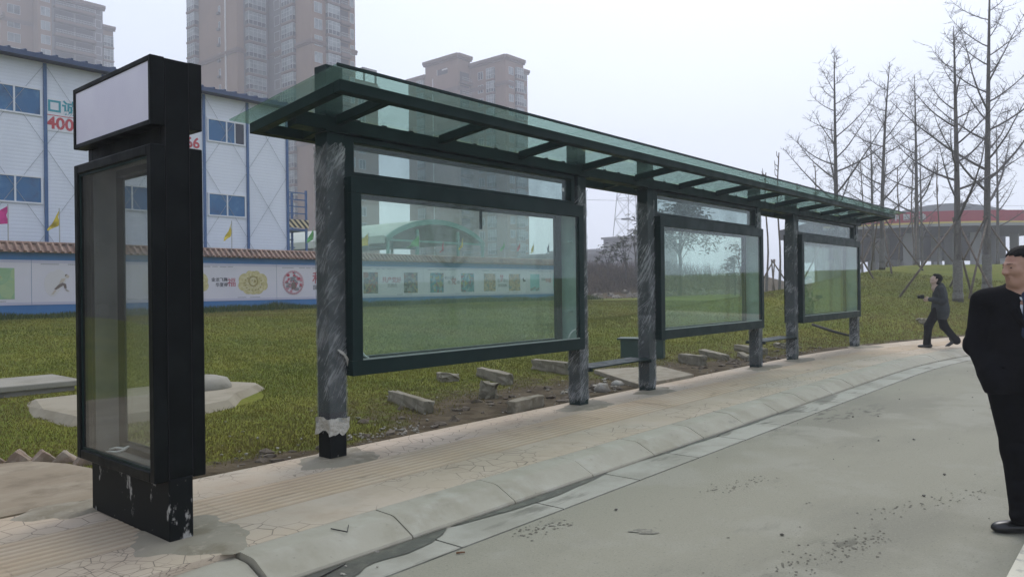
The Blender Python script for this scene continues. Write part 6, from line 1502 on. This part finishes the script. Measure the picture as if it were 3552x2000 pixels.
# pale chips and crumbs
MCHIP = mat('pale_chip', (.30,.28,.23), .85, layers=[dict(col=(.19,.17,.13), scale=8, lo=.45, hi=.65)])
mb = MB(); q = random.Random(12)
def chips(n, fx, fy, s0, s1):
    for i in range(n):
        x, y = fx(), fy()
        if kerbdist(x, y) < 2.05: continue
        rock(mb, (x, y, tz(x,y)+.012), q.uniform(s0, s1), q.randint(0,99999), q.uniform(.4,.8), 1)
chips(70, lambda: q.gauss(4.75,.3), lambda: q.gauss(5.72,.14), .006,.018); chips(10, lambda: q.gauss(4.6,.3), lambda: q.gauss(5.78,.15), .015,.032)
chips(260, lambda: q.uniform(2.6,19), lambda: 5.5+abs(q.gauss(0,.9)), .005,.015); chips(30, lambda: q.uniform(2.6,16), lambda: 5.5+abs(q.gauss(0,1.3)), .01,.03)
chips(40, lambda: q.gauss(8.7,.8), lambda: q.gauss(6.0,.5), .01,.04)
tag(mb.build('stone_chips', MCHIP), 'small pale stone chips littering the lawn edge', 'rubble', kind='stuff')
mb = MB()
for i in range(170):
    x = q.uniform(2.6, 17); y = 5.5+abs(q.gauss(0,.35)) if i % 2 else q.gauss(6.0,.4)
    if float(dirt(x,y)) > .3 and kerbdist(x,y) > 2.05: rock(mb, (x,y,tz(x,y)+.0), q.uniform(.02,.075), i*3, .6, 1)
tag(mb.build('soil_clods', mat('soil_clod',(.085,.066,.045),.95,layers=[dict(col=(.13,.105,.075),scale=8,lo=.45,hi=.65)])), 'brown soil clods along the torn edge of the lawn', 'soil', kind='stuff')
st = [(9.6,5.62,.13,'rounded boulder by the soil patch left of the third post'),(8.5,5.75,.10,'grey stone half buried in the soil behind the second post'),(9.15,5.9,.07,'small round stone on the soil right of the second post')]
for i, (x, y, s_, lab) in enumerate(st):
    mb = MB(); rock(mb, (x,y,tz(x,y)+s_*.2), s_, 300+i, .75, 2); tag(mb.build('stone', MSTONE, smooth=True), lab, 'stone')
# dark green cabinet on the lawn behind the third post
cb = thing('utility_box', 'low dark green utility box on the lawn behind the third post', 'utility box', (13.15,7.75,.1))
MUT = mat('utility_green', (.014,.045,.034), .6, layers=[dict(col=(.02,.058,.044), scale=3, lo=.4, hi=.7)])
mb = MB(); mb.obox((12.72,8.15,.1), (.27,-.80,0), (.28,.11,0), (0,0,.36)); mb.build('cabinet', MUT, cb, bevel=.012)
mb = MB(); mb.obox((12.67,8.2,.4605), (.31,-.90,0), (.38,.15,0), (0,0,.035)); mb.build('lid', MUT, cb, bevel=.01)
# sticks and scraps
def stick(name, label, pts, r, m=MSTAKE):
    mb = MB(); mb.tube(pts, [r]*(len(pts)-1)+[r*.6], 6); tag(mb.build(name, m, smooth=True), label, 'stick')
MDST = mat('dark_stick', (.035,.032,.027), .9)
stick('bent_twig', 'bent dark twig lying on the kerb face', [(2.62,3.66,.1265),(2.66,3.56,.118),(2.73,3.64,.1255)], .004, MDST)
stick('twig', 'thin dark twig lying in the damp gutter', [(2.30,3.33,.014),(2.42,3.36,.016),(2.52,3.39,.014)], .004, MDST)
stick('cigarette_end', 'brown cigarette end on the road beside the gutter', [(3.03,3.05,.009),(3.07,3.02,.009)], .0065, mat('brown_scrap',(.16,.07,.03),.8))
z1 = tz(19.6,6.4); stick('fallen_pole', 'dark pole lying on the lawn left of the walker', [(20.2,7.0,tz(20.2,7.0)+.18),(19.9,6.4,tz(19.9,6.4)+.10),(19.5,5.75,tz(19.5,5.75)+.05)], .04, MDST)
mb = MB()
for i, (x, y) in enumerate([(2.42,3.28),(2.50,3.36),(2.75,3.40),(2.6,3.22),(2.25,3.3)]): rock(mb, (x,y,.014), random.Random(i).uniform(.008,.016), 500+i, .4, 1)
tag(mb.build('gutter_litter', MCHIP), 'pale crumbs lying in the damp gutter', 'litter', kind='stuff')
mb = MB(); 
for i in range(46):
    a = random.Random(900+i); s_ = a.uniform(1.5, 16); d_ = -a.uniform(.4, 3.6); p = pathpt(s_, d_, .008); rock(mb, p, a.uniform(.005,.014), 900+i, .5, 1)
tag(mb.build('road_grit', mat('grit',(.12,.11,.09),.9)), 'dark grit scattered on the road', 'grit', kind='stuff')

# dark mud crumbs left by tyres, and a damp spot
MMUD = mat('mud_crumb', (.145,.135,.10), .95)
mb = MB(); q = random.Random(31)
def flecks(n, a, b, w, s0, s1):
    for i in range(n):
        t = q.random(); x = a[0]+(b[0]-a[0])*t+q.gauss(0,w); y = a[1]+(b[1]-a[1])*t+q.gauss(0,w); r_ = q.uniform(s0, s1); k = q.randint(5,7); ph = q.uniform(0,6)
        po = [(x+r_*q.uniform(.6,1.2)*1.4*math.cos(ph+6.283*j/k), y+r_*q.uniform(.6,1.2)*math.sin(ph+6.283*j/k)) for j in range(k)]
        mb.add([(px, py, .003) for px, py in po]+[(x, y, .003+r_*.35)], [(j, (j+1)%k, k) for j in range(k)])
flecks(150, (3.9,1.54), (4.85,1.30), .06, .002, .009); flecks(80, (5.2,1.43), (6.4,1.0), .06, .002, .010); flecks(70, (5.1,2.52), (5.8,2.33), .06, .002, .009); flecks(60, (3.5,3.0), (3.9,2.9), .05, .003, .011); flecks(70, (3,1), (9,2.6), .5, .003, .010)
tag(mb.build('mud_crumbs', MMUD), 'dark mud crumbs left in bands on the road', 'mud', kind='stuff')
mb = MB(); po = blob_poly(4.03, 2.43, .085, .042, 22, .5, 5, -.8); mb.add([(x,y,.0045) for x,y in po], [tuple(range(len(po)))])
tag(mb.build('damp_spot', mat('damp_spot', (.10,.095,.065), .6, layers=[dict(col=(.17,.16,.115), scale=30, lo=.45, hi=.6)])), 'small dark damp spot in the middle of the road', 'stain', kind='structure')
# ------------------------------------------------------------------ air, sky, light, camera
m, nt, N, L = newmat('haze_air'); o = N.new('ShaderNodeOutputMaterial'); pv_ = N.new('ShaderNodeVolumePrincipled'); L.new(pv_.outputs[0], o.inputs['Volume'])
pv_.inputs['Color'].default_value = (.84,.85,.92,1); pv_.inputs['Density'].default_value = .0023; pv_.inputs['Anisotropy'].default_value = .25
mb = MB(); mb.box(-75, 330, -75, 330, -3, 74); hz = mb.build('haze', m); tag(hz, 'thin winter haze filling the air', 'haze', kind='stuff')
m.cycles.homogeneous_volume = True if hasattr(m.cycles, 'homogeneous_volume') else None
SUN_AZ, SUN_EL = R(22), R(52)
w = bpy.data.worlds.new('World'); sc.world = w; w.use_nodes = True; nt = w.node_tree; N, L = nt.nodes, nt.links; N.clear()
sky = N.new('ShaderNodeTexSky'); sky.sky_type = 'NISHITA'; sky.sun_disc = False; sky.sun_elevation = SUN_EL; sky.sun_rotation = R(90)-SUN_AZ; sky.air_density = 1.0; sky.dust_density = 4.0; sky.ozone_density = 1.0
hs = N.new('ShaderNodeHueSaturation'); hs.inputs['Saturation'].default_value = .22; hs.inputs['Value'].default_value = 1.0
L.new(sky.outputs[0], hs.inputs['Color'])
mx = N.new('ShaderNodeMix'); mx.data_type = 'RGBA'; mx.inputs[0].default_value = .62; mx.inputs[7].default_value = (6.2,7.05,8.9,1); L.new(hs.outputs[0], mx.inputs[6])
bg = N.new('ShaderNodeBackground'); bg.inputs['Strength'].default_value = .1; L.new(mx.outputs[2], bg.inputs['Color'])
ow = N.new('ShaderNodeOutputWorld'); L.new(bg.outputs[0], ow.inputs[0])
ld = bpy.data.lights.new('sun', 'SUN'); ld.energy = .95; ld.angle = R(25); ld.color = (1,.965,.92); lo = bpy.data.objects.new('sun', ld); COL.objects.link(lo)
dv = Vector((math.cos(SUN_EL)*math.cos(SUN_AZ), math.cos(SUN_EL)*math.sin(SUN_AZ), math.sin(SUN_EL))); lo.rotation_euler = dv.to_track_quat('Z','Y').to_euler(); lo.location = (0,0,40)
cd = bpy.data.cameras.new('camera'); cam = bpy.data.objects.new('camera', cd); COL.objects.link(cam); sc.camera = cam
cd.sensor_fit = 'HORIZONTAL'; cd.sensor_width = 36; cd.lens = 1903.5/2576*36; cd.clip_start = .05; cd.clip_end = 3000
yaw, roll = .711091, -.011869
f = Vector((math.cos(yaw), math.sin(yaw), 0)); r = Vector((math.sin(yaw), -math.cos(yaw), 0)); u_ = Vector((0,0,1)); c, s_ = math.cos(roll), math.sin(roll)
rr = r*c+u_*s_; uu = -r*s_+u_*c
cam.matrix_world = Matrix(((rr.x,uu.x,-f.x,0),(rr.y,uu.y,-f.y,0),(rr.z,uu.z,-f.z,1.5),(0,0,0,1)))
sc.render.engine = 'CYCLES'; cy = sc.cycles; cy.use_denoising = True; cy.volume_bounces = 2; cy.max_bounces = 14; cy.transparent_max_bounces = 24; cy.diffuse_bounces = 4; cy.glossy_bounces = 4
try: cy.denoiser = 'OPENIMAGEDENOISE'
except Exception: pass
vs_ = sc.view_settings; vs_.view_transform = 'Standard'; vs_.look = 'None'; vs_.exposure = 0.7; vs_.gamma = 1.0
